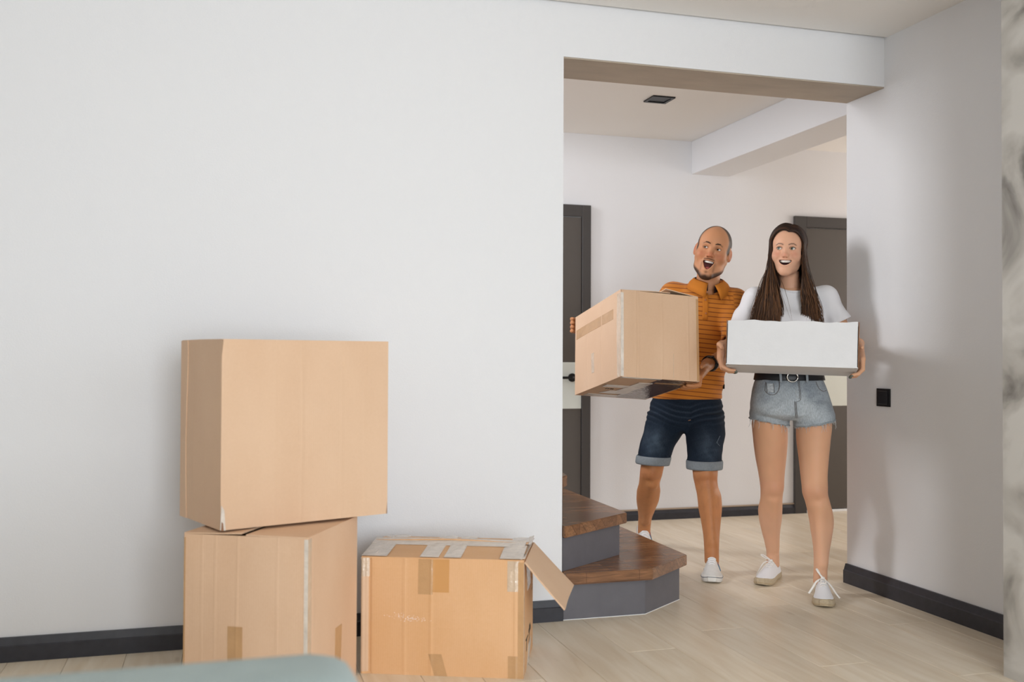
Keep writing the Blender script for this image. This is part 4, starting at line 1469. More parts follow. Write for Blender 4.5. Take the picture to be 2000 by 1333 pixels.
    # shin ridge and inner calf
    g.cone((.727, 5.165, .40), (.731, 5.415, .16), .022, .016, 0.03)
    g.cone((.963, 4.893, .42), (.976, 4.845, .16), .022, .016, 0.03)
    torso = [(.72, .905, 5.14, .11, .08), (.84, .905, 5.13, .150, .10), (.96, .922, 5.12, .142, .098), (1.05, .940, 5.10, .130, .098), (1.15, .963, 5.08, .132, .10),
             (1.22, .975, 5.07, .140, .105), (1.30, .985, 5.06, .145, .10), (1.36, .990, 5.06, .120, .08), (1.41, .993, 5.06, .07, .06)]
    g.zloft(torso, 0.02, 0)
    g.chain([(.996, 5.075, 1.30), (.993, 5.045, 1.42), (.992, 5.03, 1.47)], [.060, .056, .055], 0.02)
    # his left arm (right in view): sleeve, forearm, hand under the box corner
    shR, elR, wrR = (1.115, 4.985, 1.335), (1.082, 4.83, 1.070), (.912, 4.640, 1.022)
    g.cone(shR, elR, .050, .042, 0.02)
    g.chain([elR, (1.03, 4.775, 1.060), wrR], [.043, .044, .029], 0.02)
    K = [(.852, 4.510, .966), (.848, 4.536, .963), (.843, 4.560, .960), (.838, 4.582, .958)]
    fing = [[K[0], (.846, 4.497, .929), (.816, 4.490, .927), (.791, 4.487, .929)],
            [K[1], (.840, 4.522, .924), (.808, 4.515, .921), (.780, 4.511, .923)],
            [K[2], (.832, 4.546, .920), (.800, 4.540, .917), (.776, 4.537, .918)],
            [K[3], (.826, 4.570, .918), (.798, 4.566, .914), (.778, 4.564, .915)]]
    for k_ in K:
        g.cone(wrR, k_, .020, .0135, 0.014)
    g.cone((.888, 4.600, 1.000), (.858, 4.545, .972), .020, .016, 0.012)
    for fg in fing:
        g.chain(fg, [.0118, .0102, .0092, .0082], 0.003)
    g.chain([(.905, 4.615, 1.010), (.884, 4.560, 1.020), (.866, 4.510, 1.020), (.853, 4.484, 1.012)], [.018, .0135, .0112, .0100], 0.006)
    # his right arm (left in view) goes behind the box, fingertips round its far edge
    shL, elL, wrL = (.828, 5.115, 1.375), (.680, 5.245, 1.150), (.440, 5.140, 1.205)
    g.cone(shL, elL, .050, .042, 0.02)
    g.chain([elL, (.60, 5.22, 1.165), wrL], [.043, .043, .029], 0.02)
    for zf, dd in ((1.246, 0), (1.226, -.004), (1.205, -.003), (1.185, .004)):
        kn = (.352, 5.085 + dd, zf - 0.004)
        g.cone(wrL, kn, .019, .0125, 0.014)
        g.chain([kn, (.311, 5.055 + dd, zf), (.3015, 5.018 + dd, zf), (.3055, 4.990 + dd, zf)], [.0115, .0102, .0095, .0086], 0.003)
    g.chain([(.425, 5.13, 1.215), (.405, 5.105, 1.235), (.385, 5.09, 1.240)], [.016, .0125, .010], 0.006)
    BV, BQ = g.mesh()
    BC = skin_tone(BV, '#bd8053', 5, 0.10)
    zz = BV[:, 2]
    knee = np.exp(-((zz - 0.455) / 0.03) ** 2) * 0.18 + np.exp(-((zz - 0.10) / 0.02) ** 2) * 0.1
    hair = noise3(31, 5, 260)(BV[:, 0], BV[:, 1], BV[:, 2] * 0.35)
    BC = BC * (1 - knee[:, None]) + rgb('#a5614a') * knee[:, None]
    shade = np.where((zz < 0.47) & (zz > 0.12), 0.10 * np.clip(hair, 0, 1), 0)
    BC = BC * (1 - shade[:, None]) + rgb('#4a2e1e') * shade[:, None]
    Vt, Qt, Ct = merge([(BV, BQ, BC), (headV, headQ, C_)])
    me = np_mesh('person', Vt - O, Qt)
    paint(me, Ct)
    root = link('person', me, M_SKIN)
    root_frame(root, O[0], O[1])
    tag(root, 'laughing bearded man in orange striped polo and dark denim shorts carrying a box', 'person')
    make_eyes(root, O, H, p, (-0.45, 1, 0.02), '#4a3524')
    make_teeth(root, O, H, p, -0.0625, -0.0745, 0.0215, 0.0865)
    bm = bmesh.new()
    bmesh.ops.create_uvsphere(bm, u_segments=20, v_segments=12, radius=1)
    for v in bm.verts:
        v.co = Vector(H.out(np.array((0, 0.060, -0.099)) + np.array(v.co) * (0.0145, 0.021, 0.0105))[0] - O)
    bm_obj('tongue', bm, M_TONGUE, root, smooth=True)
    lashes(root, O, H, p, mat('lash_dark', '#1c110c', rough=0.8), 0.0007)
    mb = mat('dark_brown_brow_hair', '#4a3222', rough=0.8, bump=0.6, bscale=600)
    for sx in (-1, 1):
        strip(root, O, H, 'eyebrow', [(sx * 0.013, 0.0945, 0.0185), (sx * 0.023, 0.0935, 0.0225), (sx * 0.034, 0.0865, 0.0235), (sx * 0.047, 0.0750, 0.0160)], [0.0020, 0.0032, 0.0027, 0.0008], mb, 0.5)

    # polo shirt
    gs = Grid((0.62, 4.76, 0.80), (1.26, 5.36, 1.50), 0.0042)
    n1 = noise3(12, 5, 14)
    def fold(x, y, z):
        side = np.exp(-((x - 1.06) / 0.07) ** 2)
        return 0.0035 * n1(x, y, z * 1.3) + 0.004 * side * np.sin(70 * (z + 0.55 * (x - 1.0))) * np.exp(-((z - 0.97) / 0.13) ** 2)
    shirt = [(.842, .903, 5.14, .180, .130), (.90, .911, 5.14, .178, .128), (.96, .922, 5.13, .172, .125), (1.05, .941, 5.105, .156, .123), (1.15, .964, 5.08, .154, .125),
             (1.22, .977, 5.065, .160, .128), (1.30, .986, 5.055, .163, .122), (1.355, .990, 5.055, .146, .105), (1.395, .993, 5.055, .108, .086), (1.43, .995, 5.05, .078, .072), (1.447, .996, 5.048, .066, .066)]
    gs.zloft(shirt, 0.02, 0, 'add', 0.0, 0.008, fold, 2.3)
    gs.cone((.985, 5.055, 1.345), shR, .066, .063, 0.04)
    gs.cone((.985, 5.06, 1.355), shL, .066, .064, 0.04)
    n2 = noise3(17, 4, 34)
    def sleeve(a, b, t, ra, rb):
        a = np.array(a); b = a + (np.array(b) - a) * t
        ba = b - a; L2 = ba @ ba
        def fn(x, y, z):
            px, py, pz = x - a[0], y - a[1], z - a[2]
            tt = (px * ba[0] + py * ba[1] + pz * ba[2]) / L2
            tc = np.clip(tt, 0, 1)
            q = np.sqrt((px - tc * ba[0]) ** 2 + (py - tc * ba[1]) ** 2 + (pz - tc * ba[2]) ** 2)
            d = q - (ra + (rb - ra) * tc) + 0.004 * n2(x, y, z) * np.clip(tc * 2, 0, 1)
            return smax(d, (tt - 1) * math.sqrt(L2), 0.004)
        R = max(ra, rb) + 0.01
        gs.put(fn, np.minimum(a, b) - R, np.maximum(a, b) + R, 0.03)
        return b
    eR = sleeve(shR, elR, 0.74, .063, .066)
    eL = sleeve(shL, elL, 0.72, .063, .064)
    # hollow ends: cuffs, hem and neck
    gs.cone(np.array(eR) - 0.05 * (np.array(eR) - shR) / 0.22, np.array(elR), .055, .055, 0.003, 'sub')
    gs.cone(np.array(eL) - 0.05 * (np.array(eL) - shL) / 0.22, np.array(elL), .054, .054, 0.003, 'sub')
    gs.cone((.990, 5.00, 1.40), (.985, 4.97, 1.50), .052, .070, 0.006, 'sub')
    gs.cone((.993, 5.045, 1.425), (.990, 5.01, 1.52), .062, .064, 0.006, 'sub')
    SV, SQ = gs.mesh()
    me = np_mesh('polo_shirt', SV - O, SQ)
    # stripes ring the torso and, separately, the sleeves
    st = SV[:, 2] + 0.10 * (SV[:, 0] - 0.95)
    for a, b in ((shR, elR), (shL, elL)):
        a = np.array(a); dvec = np.array(b) - a; Ld = np.linalg.norm(dvec); dvec = dvec / Ld
        t = (SV - a) @ dvec
        r = np.linalg.norm(SV - a - t[:, None] * dvec, axis=1)
        m_ = (t > 0.0) & (r < 0.078) & (np.abs(SV[:, 0] - 0.975) > 0.118)
        st = np.where(m_, -t + 0.008, st)
    scalar(me, st + 10.0, 'stripe')
    M_POLO = polo_material()
    shirt_o = link('polo_shirt', me, M_POLO, root)
    # collar: two leaves standing round the neck and folding over, dark inside
    plain = mat('orange_rib_knit', '#c5782c', rough=0.85, spec=0.15, bump=0.3, bscale=500)
    inner = mat('dark_collar_lining', '#2b2530', rough=0.8)
    for sx in (-1, 1):
        bm = bmesh.new()
        rowsA = []
        for i in range(15):
            t = i / 14
            a = math.radians(90 - sx * (8 + 158 * t))     # from nape to throat
            ca_, sa_ = math.cos(a), math.sin(a)
            base = np.array((.992 + .066 * ca_, 5.035 + .066 * sa_ - 0.010 * t, 1.437 - .050 * t ** 1.6 - (0.010 * t if sx > 0 else 0)))
            top = np.array((.990 + .070 * ca_, 5.022 + .072 * sa_ - 0.012 * t, 1.470 - .046 * t ** 1.6 - (0.012 * t if sx > 0 else 0)))
            lean = 0.030 + 0.018 * t
            out = np.array((.992 + (.070 + lean) * ca_ + sx * 0.010 * t ** 3, 5.030 + (.072 + lean) * sa_ - 0.006 * t, 1.432 - .050 * t ** 1.6 - 0.032 * t ** 2.5 - (0.010 * t if sx > 0 else 0)))
            rowsA.append([base, top, top + (out - top) * 0.15 + np.array((0, 0, 0.004)), (top + out) / 2 + np.array((0.004 * ca_, 0.004 * sa_, 0.004)), out])
        vs = [[bm.verts.new(Vector(q - O)) for q in r] for r in rowsA]
        for i in range(14):
            for j in range(4):
                fc = bm.faces.new((vs[i][j], vs[i + 1][j], vs[i + 1][j + 1], vs[i][j + 1]))
                fc.material_index = 1 if j == 0 else 0
        me = bpy.data.meshes.new('collar')
        bmesh.ops.recalc_face_normals(bm, faces=bm.faces)
        bm.to_mesh(me); bm.free()
        for q in me.polygons:
            q.use_smooth = True
        co = link('collar', me, [plain, inner], shirt_o)
        md = co.modifiers.new('thickness', 'SOLIDIFY'); md.thickness = 0.003; md.offset = 0
    # placket with buttons, dark gap at the open throat
    def shirt_front(u, z):
        T = np.array(sorted(shirt)); cx, cy, rx, ry = [np.interp(z, T[:, 0], T[:, i]) for i in range(1, 5)]
        return cy - ry * max(0.05, 1 - abs((u - cx) / rx) ** 2.3) ** (1 / 2.3)
    bm = bmesh.new()
    pp = []
    for i in range(9):
        z_ = 1.375 - 0.135 * i / 8
        u_ = .962 - 0.006 * i / 8
        pp.append([(u_ + dx, shirt_front(u_ + dx, z_) - 0.0035, z_) for dx in (-.014, -.007, 0, .007, .014)])
    vs = [[bm.verts.new(Vector(np.array(q) - O)) for q in r] for r in pp]
    for i in range(8):
        for j in range(4):
            bm.faces.new((vs[i][j], vs[i + 1][j], vs[i + 1][j + 1], vs[i][j + 1]))
    pl = bm_obj('placket', bm, plain, shirt_o, smooth=True)
    pl.modifiers.new('thickness', 'SOLIDIFY').thickness = 0.003
    for i in (2, 6):
        z_ = 1.375 - 0.135 * i / 8
        bm = bmesh.new()
        bmesh.ops.create_uvsphere(bm, u_segments=14, v_segments=8, radius=1)
        for v in bm.verts:
            v.co = Vector(np.array((.961, shirt_front(.961, z_) - 0.0045, z_)) - O) + Vector((v.co.x * .0055, v.co.y * .002, v.co.z * .0055))
        bm_obj('button', bm, mat('brown_button', '#a9632a', rough=0.35), pl, smooth=True)
    # small side tab on the hem
    box('side_tab', (1.079 - O[0], 5.085 - O[1], .895), (1.087 - O[0], 5.10 - O[1], .918), mat('black_tab', '#16130f', rough=0.7), shirt_o)

    # denim shorts
    gd = Grid((0.58, 4.84, 0.49), (1.14, 5.34, 0.96), 0.0042)
    n3 = noise3(21, 5, 22)
    def crease(x, y, z):
        return 0.003 * n3(x, y, z) + 0.0022 * np.sin(230 * (z - 0.30 * np.abs(x - 0.9)) + 2.0 * np.sin(25 * x)) * np.exp(-((z - 0.77) / 0.05) ** 2)
    gd.zloft([(.68, .898, 5.13, .12, .095), (.74, .899, 5.13, .170, .120), (.80, .899, 5.135, .184, .124), (.86, .903, 5.14, .166, .112), (.90, .907, 5.14, .156, .104), (.94, .912, 5.14, .150, .100)], 0.02, 0, 'add', 0, 0.01, crease, 2.3)
    SLl = [(.515, .731, 5.150, .083, .088), (.60, .752, 5.145, .091, .094), (.68, .784, 5.135, .101, .104), (.77, .802, 5.13, .100, .108)]
    SLr = [(.515, .960, 4.965, .0855, .090), (.60, .966, 4.99, .089, .096), (.68, .982, 5.045, .098, .106), (.77, .990, 5.10, .095, .110)]
    gd.zloft(SLl, 0.03, 0, 'add', 0, 0.006, crease)
    gd.zloft(SLr, 0.03, 0, 'add', 0, 0.006, crease)
    gd.zloft([(.47, .731, 5.150, .074, .079), (.56, .742, 5.147, .078, .083)], 0.003, 0, 'sub')
    gd.zloft([(.47, .960, 4.965, .0765, .081), (.56, .963, 4.98, .079, .084)], 0.003, 0, 'sub')
    # fly seam
    gd.chain([(.905, 5.022, .86), (.900, 5.010, .80), (.893, 5.030, .72)], [.0025] * 3, 0.006, 'sub')
    DV, DQ = gd.mesh()
    me = np_mesh('denim_shorts', DV - O, DQ)
    x, y, z = DV.T
    fadeL = np.exp(-(((x - .725) / .05) ** 2 + ((z - .62) / .07) ** 2)) * (y < 5.12)
    fadeR = np.exp(-(((x - .965) / .045) ** 2 + ((z - .61) / .065) ** 2)) * (y < 5.0)
    wh = np.clip(np.sin(230 * (z - 0.30 * np.abs(x - .9)) + 2.0 * np.sin(25 * x)), 0, 1) * np.exp(-((z - .775) / .045) ** 2) * 0.20
    fd = np.clip(0.55 * (fadeL + fadeR) * (0.8 + 0.4 * noise3(5, 4, 60)(x, y, z)) + wh, 0, 1)[:, None]
    paint(me, rgb('#1a2431') * (1 - fd) + rgb('#566473') * fd)
    M_DENIM = denim('dark_blue_denim', None, None)
    sh = link('denim_shorts', me, M_DENIM, root)
    cuffm = mat('grey_denim_inside', '#8a9094', rough=0.9, spec=0.1, var=0.15, vscale=120, bump=0.3, bscale=400)
    band_ring('cuff', [(.502, .729, 5.152, .086, .091), (.510, .729, 5.152, .089, .094), (.537, .734, 5.150, .0905, .0955), (.545, .736, 5.149, .088, .093)], sh, O, cuffm, tilt=(-0.05, 0))
    band_ring('cuff', [(.500, .960, 4.962, .088, .093), (.508, .960, 4.962, .0905, .0955), (.535, .962, 4.970, .0915, .0965), (.543, .962, 4.973, .089, .094)], sh, O, cuffm)
    # pale worn scratch marks on one leg and the fly stitch
    tube('scratch_mark', [np.array(q) - O for q in ((1.030, 4.924, .668), (1.018, 4.915, .648), (1.010, 4.910, .632))], .0014, mat('pale_thread', '#66727d', rough=0.9), sh, 6, 0.4, (0, 1, 0))
    tube('scratch_mark', [np.array(q) - O for q in ((1.010, 4.910, .640), (1.018, 4.913, .628), (1.028, 4.921, .618))], .0012, mat('pale_thread', '#66727d', rough=0.9), sh, 6, 0.4, (0, 1, 0))
    tube('fly_stitch', [np.array(q) - O for q in ((.888, 5.008, .737), (.894, 5.006, .739), (.900, 5.008, .741))], .0015, mat('orange_thread', '#b9895a', rough=0.9), sh, 6)

    # watch on the wrist
    wv = np.array(wrR); wd = np.array((1.03, 4.775, 1.060)) - wv; wd /= np.linalg.norm(wd)
    cw = wv + wd * 0.022
    e1 = np.cross(wd, (0, 0, 1.0)); e1 /= np.linalg.norm(e1); e2 = np.cross(wd, e1)
    bm = bmesh.new()
    ringp = [cw + .0345 * (math.cos(a) * e1 + math.sin(a) * e2) - O for a in np.linspace(0, 2 * math.pi, 33)]
    add_tube(bm, ringp, .0105, 10, 0.45, tuple(wd.cross(Vector((1, 0, 0))) if hasattr(wd, 'cross') else (0, 0, 1)))
    watch = bm_obj('wristwatch', bm, mat('black_rubber', '#0b0c0e', rough=0.45), root, smooth=True)
    watch['label'] = 'black wristwatch'
    bm = bmesh.new()
    dcen = cw + 0.036 * (-e2 * 0.9 + e1 * 0.2)
    bmesh.ops.create_uvsphere(bm, u_segments=20, v_segments=10, radius=1)
    for v in bm.verts:
        q = dcen + wd * v.co.x * .019 + e1 * v.co.y * .019 + e2 * v.co.z * .006
        v.co = Vector(q - O)
    bm_obj('watch_case', bm, mat('black_glass', '#0a0c10', rough=0.15, spec=0.6), watch, smooth=True)

    # shoes
    canvas = mat('offwhite_canvas', '#e0deda', rough=0.8, spec=0.2, var=0.06, vscale=40, bump=0.2, bscale=500)
    rubber = mat('white_rubber', '#e9e6e1', rough=0.5, spec=0.4, var=0.05, vscale=30)
    navy = mat('navy_line', '#3c4358', rough=0.6)
    laces_m = mat('white_lace', '#eeedee', rough=0.9, spec=0.1, bump=0.2, bscale=700)
    for heel, toe, st_side in (((.992, 4.935), (.936, 4.652), 0.0), ((.735, 5.585), (.722, 5.300), 0.105)):
        shoe, place, L, (hw, tp) = make_shoe(root, O, heel, toe, 'shoe', 0.026, canvas, rubber, navy, lift=st_side)
        for i in range(5):
            y = 0.36 + 0.062 * i
            z_ = tp(y) - 0.001
            w_ = 0.020 - 0.001 * i
            lace(shoe, 'lace', place, [(-w_, y * L, z_ - 0.006), (-w_ * .4, y * L, z_ + 0.002), (w_ * .4, y * L, z_ + 0.002), (w_, y * L, z_ - 0.006)], .0044, laces_m)
        for i, cc in enumerate(('#3f6a86', '#b5562c', '#3f6a86')):
            y = 0.40 + 0.055 * i
            pts = []
            for t in (0.1, 0.35, 0.6, 0.85):
                zz_ = 0.030 + (0.068 - 0.030) * t
                ht = tp(y) - 0.026 + 0.006
                q = min(0.97, (zz_ - 0.020) / ht)
                xx = hw(y) * (1 - 0.30 * q) * (1 - q ** 2.4) ** (1 / 2.4) + 0.0008
                pts.append((xx, (y - 0.10 * (t - 0.5)) * L, zz_))
            lace(shoe, 'side_stripe', place, pts, .0042, mat('stripe' + cc, cc, rough=0.6), 0.25)
    return root
make_man()

# ---------------------------------------------------------------- the woman
def bez(P, n):
    """Catmull-Rom through points"""
    P = [np.array(q, float) for q in P]
    out = []
    for i in range(len(P) - 1):
        p0, p1, p2, p3 = P[max(i - 1, 0)], P[i], P[i + 1], P[min(i + 2, len(P) - 1)]
        for t in np.linspace(0, 1, n, endpoint=False):
            out.append(0.5 * (2 * p1 + (p2 - p0) * t + (2 * p0 - 5 * p1 + 4 * p2 - p3) * t * t + (3 * p1 - p0 - 3 * p2 + p3) * t ** 3))
    out.append(P[-1])
    return np.array(out)

def make_woman():
    O = np.array((1.28, 4.57, 0.0))
    H = Head((1.274, 4.600, 1.551), rot3(-21, 3, -3), 0.945)
    p = dict(jaw=0.009, jaw_w=0.035, w=0.98, top=0.120, chin_r=0.0150, brow=0.0050, lid=-0.0005, eye_open=0.0060, nose=-0.003, nose_w=0.0112,
             mouth_z=-0.0670, mouth_w=0.0330, up_h=0.0085, low_h=0.0205, smile=0.0085, vee=0.22, lip_f=0.0915, lip_r=0.0054, fold=True, ear_x=0.074)
    neck = [((1.296, 4.645, 1.28), 0.054), ((1.295, 4.640, 1.375), 0.0475), ((1.285, 4.630, 1.48), 0.047)]
    V, Q, ring = build_head(H, p, neck)
    x, f, z = V.T
    ax = np.abs(x)
    cheek = np.exp(-(((ax - 0.042) / 0.020) ** 2 + ((z + 0.030) / 0.018) ** 2)) * sstep(0.03, 0.06, f)
    nose = np.exp(-((x / 0.014) ** 2 + ((z + 0.038) / 0.014) ** 2)) * sstep(0.08, 0.1, f)
    C_ = skin_tone(V, '#dca98b', 23, 0.06, '#c66e58', np.clip(0.42 * cheek + 0.38 * nose, 0, 0.5))
    rg = np.array(ring)
    dl = np.sqrt(((V[:, None, :] - rg[None, ::2, :]) ** 2).sum(2)).min(1)
    lipm = sstep(0.0072, 0.0042, dl)
    C_ = C_ * (1 - 0.85 * lipm[:, None]) + rgb('#c4685d') * 0.9 * lipm[:, None]
    mz0, uh, lh = p['mouth_z'], p['up_h'], p['low_h']
    inside = (ax < 0.030) & (z < mz0 + uh + 0.010) & (z > mz0 - lh) & (f < 0.083 - 10 * ax * ax) & (f > 0.046)
    C_[inside] = rgb('#4a1a18')
    brx = np.interp(ax, [0.010, 0.024, 0.036, 0.050], [0.0145, 0.0200, 0.0210, 0.0130])
    brw = np.exp(-((z - brx) / 0.0030) ** 2) * sstep(0.009, 0.014, ax) * sstep(0.052, 0.044, ax) * (f > 0.05) * 0.85
    C_ = C_ * (1 - brw[:, None]) + rgb('#3a2216') * brw[:, None]
    eyer = np.sqrt(((ax - 0.0315) / 0.0150) ** 2 + ((z + 0.0005) / 0.0080) ** 2)
    rim = np.exp(-((eyer - 0.93) / 0.15) ** 2) * (f > 0.066) * np.where(z > -0.001, 0.75, 0.35)
    C_ = C_ * (1 - rim[:, None]) + rgb('#3f241a') * rim[:, None]
    scalp = sstep(0.0, -0.02, f - (0.055 - 0.2 * ax)) * (z > 0.0)
    C_ = C_ * (1 - 0.8 * scalp[:, None]) + rgb('#2d1b12') * 0.8 * scalp[:, None]
    headV, headQ = H.out(V), Q[:, ::-1]

    g = Grid((0.84, 4.03, 0.02), (1.64, 4.90, 1.40), 0.0040)
    legL = [(.84, 1.190, 4.59, .080, .09), (.76, 1.191, 4.60, .0805, .088), (.68, 1.198, 4.615, .078, .082), (.60, 1.204, 4.63, .071, .074), (.52, 1.211, 4.645, .060, .063), (.455, 1.2155, 4.652, .0535, .054),
            (.40, 1.218, 4.672, .0505, .050), (.335, 1.2235, 4.715, .0555, .056), (.29, 1.229, 4.735, .0525, .054), (.23, 1.237, 4.757, .043, .045), (.17, 1.247, 4.775, .034, .037), (.12, 1.2545, 4.787, .0295, .034), (.05, 1.258, 4.797, .030, .038)]
    legR = [(.84, 1.368, 4.54, .080, .09), (.76, 1.370, 4.52, .0790, .086), (.68, 1.361, 4.495, .0735, .080), (.60, 1.354, 4.468, .0645, .070), (.52, 1.347, 4.438, .0575, .060), (.465, 1.346, 4.424, .0555, .054),
            (.41, 1.361, 4.430, .0535, .050), (.357, 1.378, 4.447, .0540, .056), (.31, 1.384, 4.450, .0510, .053), (.25, 1.383, 4.446, .0420, .045), (.19, 1.379, 4.438, .0335, .037), (.136, 1.373, 4.430, .0290, .034), (.05, 1.372, 4.435, .030, .038)]
    g.zloft(legL, 0.01); g.zloft(legR, 0.01)
    for c in ((1.2165, 4.614, .452), (1.344, 4.386, .472)):
        g.ell(c, (.024, .018, .028), 0.02)
    for c in ((1.240, 4.628, .452), (1.366, 4.404, .468), (1.194, 4.632, .455), (1.322, 4.404, .472)):
        g.ell(c, (.014, .014, .030), 0.022)
    g.cone((1.219, 4.640, .39), (1.250, 4.762, .15), .018, .014, 0.03)
    g.cone((1.360, 4.400, .40), (1.374, 4.410, .15), .018, .014, 0.03)
    g.zloft([(.80, 1.277, 4.57, .13, .085), (.98, 1.275, 4.58, .115, .08), (1.10, 1.282, 4.60, .112, .085), (1.22, 1.290, 4.62, .125, .09), (1.30, 1.295, 4.635, .125, .075), (1.35, 1.296, 4.64, .09, .06), (1.38, 1.296, 4.64, .05, .05)], 0.02)
    g.chain([(1.296, 4.645, 1.28), (1.295, 4.640, 1.39)], [.052, .045], 0.02)
    # arms
    shL, elL, wrL = (1.140, 4.665, 1.330), (1.030, 4.675, 1.095), (.944, 4.470, 1.108)
    shR, elR, wrR = (1.455, 4.615, 1.335), (1.560, 4.590, 1.110), (1.520, 4.365, 1.118)
    g.cone(shL, elL, .042, .035, 0.02); g.chain([elL, (.999, 4.600, 1.10), wrL], [.036, .036, .0235], 0.02)
    g.cone(shR, elR, .042, .035, 0.02); g.chain([elR, (1.548, 4.51, 1.113), wrR], [.036, .036, .0235], 0.02)
    # her right hand (left in view): palm on the box end, fingers curled beneath
    nails = []
    def hand(wr, K, tips, thumb):
        for k_ in K:
            g.cone(wr, k_, .0165, .0112, 0.012)
        for k_, tp in zip(K, tips):
            g.chain([k_] + tp, [.0100, .0086, .0077, .0068], 0.003)
            a, b = np.array(tp[1]), np.array(tp[2])
            nails.append((a, b))
        g.chain(thumb, [.0150, .0108, .0092, .0080], 0.005)
    hand(wrL, [(.900, 4.288, 1.052), (.901, 4.311, 1.049), (.905, 4.333, 1.047), (.911, 4.353, 1.046)],
         [[(.903, 4.268, 1.016), (.926, 4.252, 1.002), (.950, 4.243, .9995)],
          [(.906, 4.292, 1.011), (.932, 4.278, .9975), (.957, 4.270, .9955)],
          [(.911, 4.316, 1.008), (.938, 4.303, .9945), (.962, 4.296, .9925)],
          [(.919, 4.338, 1.010), (.944, 4.328, .9935), (.964, 4.322, .9910)]],
         [(.932, 4.430, 1.110), (.908, 4.362, 1.112), (.903, 4.310, 1.108), (.903, 4.275, 1.094)])
    hand(wrR, [(1.470, 4.168, 1.050), (1.474, 4.192, 1.047), (1.479, 4.215, 1.045), (1.484, 4.236, 1.043)],
         [[(1.463, 4.150, 1.006), (1.441, 4.140, .988), (1.417, 4.137, .9845)],
          [(1.466, 4.174, 1.002), (1.444, 4.166, .984), (1.420, 4.164, .9810)],
          [(1.470, 4.198, .999), (1.449, 4.192, .980), (1.427, 4.190, .9775)],
          [(1.474, 4.220, 1.000), (1.456, 4.216, .978), (1.436, 4.215, .9750)]],
         [(1.510, 4.330, 1.118), (1.487, 4.255, 1.118), (1.476, 4.205, 1.110), (1.468, 4.170, 1.098)])
    BV, BQ = g.mesh()
    BC = skin_tone(BV, '#dba784', 25, 0.06)
    zz = BV[:, 2]
    knee = np.exp(-((zz - 0.46) / 0.035) ** 2) * 0.22
    BC = BC * (1 - knee[:, None]) + rgb('#c27e68') * knee[:, None]
    shin = sstep(0.40, 0.25, zz) * 0.25
    BC = BC * (1 - shin[:, None]) + rgb('#e2b8a0') * shin[:, None]
    Vt, Qt, Ct = merge([(BV, BQ, BC), (headV, headQ, C_)])
    me = np_mesh('person', Vt - O, Qt)
    paint(me, Ct)
    root = link('person', me, M_SKIN)
    root_frame(root, O[0], O[1])
    tag(root, 'laughing woman with long brown hair in white t-shirt and denim shorts holding a white box', 'person')
    make_eyes(root, O, H, p, (-0.38, 1, 0.02), '#6b7a72')
    make_teeth(root, O, H, p, -0.0575, -0.0715, 0.0285, 0.0868)
    bm = bmesh.new()
    bmesh.ops.create_uvsphere(bm, u_segments=20, v_segments=12, radius=1)
    for v in bm.verts:
        v.co = Vector(H.out(np.array((0, 0.058, -0.0850)) + np.array(v.co) * (0.015, 0.018, 0.006))[0] - O)
    bm_obj('tongue', bm, M_TONGUE, root, smooth=True)
    lashes(root, O, H, p, mat('lash_dark', '#1c110c', rough=0.8), 0.0012)
    nail_m = mat('grey_green_nail_polish', '#5e655c', rough=0.2, spec=0.6)
    for a, b in nails:
        dv = (b - a) / np.linalg.norm(b - a)
        bm = bmesh.new()
        bmesh.ops.create_uvsphere(bm, u_segments=12, v_segments=8, radius=1)
        e1 = np.cross(dv, (0, 0, 1.0)); e1 /= np.linalg.norm(e1); e2 = np.cross(dv, e1)
        lowside = e2 if e2[2] < 0 else -e2
        cen = b + dv * 0.0030 + lowside * 0.0030
        for v in bm.verts:
            q = cen + dv * v.co.x * .0085 + e1 * v.co.y * .0052 + lowside * v.co.z * .0046
            v.co = Vector(q - O)
        bm_obj('nail', bm, nail_m, root, smooth=True)

    # t-shirt
    gs = Grid((1.00, 4.42, 0.955), (1.64, 4.80, 1.42), 0.0040)
    n1, n2 = noise3(42, 5, 20), noise3(44, 4, 40)
    shirt = [(.965, 1.276, 4.58, .140, .105), (1.05, 1.279, 4.59, .136, .104), (1.14, 1.285, 4.605, .140, .108), (1.22, 1.291, 4.62, .150, .110), (1.29, 1.295, 4.635, .150, .094),
             (1.335, 1.296, 4.64, .125, .080), (1.365, 1.296, 4.640, .092, .078), (1.388, 1.296, 4.636, .070, .070)]
    gs.zloft(shirt, 0.02, 0, 'add', 0, 0.006, lambda x, y, z: 0.0038 * n1(x, y, z) + 0.003 * np.sin(60 * (np.abs(x - 1.295) + 0.9 * (z - 1.2))) * np.exp(-((np.abs(x - 1.295) - 0.11) / 0.04) ** 2), 2.2)
    for c in ((1.228, 4.535, 1.205), (1.355, 4.522, 1.205)):
        gs.ell(c, (.060, .050, .058), 0.05)
    gs.cone((1.29, 4.64, 1.325), shL, .050, .050, 0.04)
    gs.cone((1.30, 4.635, 1.33), shR, .050, .050, 0.04)
    def sleeve(a, b, t, ra, rb):
        a = np.array(a); b = a + (np.array(b) - a) * t
        ba = b - a; L2 = ba @ ba
        def fn(x, y, z):
            px, py, pz = x - a[0], y - a[1], z - a[2]
            tt = (px * ba[0] + py * ba[1] + pz * ba[2]) / L2
            tc = np.clip(tt, 0, 1)
            q = np.sqrt((px - tc * ba[0]) ** 2 + (py - tc * ba[1]) ** 2 + (pz - tc * ba[2]) ** 2)
            d = q - (ra + (rb - ra) * tc) + 0.0048 * n2(x, y, z) * np.clip(tc * 2, 0, 1)
            return smax(d, (tt - 1) * math.sqrt(L2), 0.004)
        R = max(ra, rb) + 0.01
        gs.put(fn, np.minimum(a, b) - R, np.maximum(a, b) + R, 0.03)
        return b
    eL = sleeve(shL, elL, 0.56, .052, .060)
    eR = sleeve(shR, elR, 0.52, .052, .062)
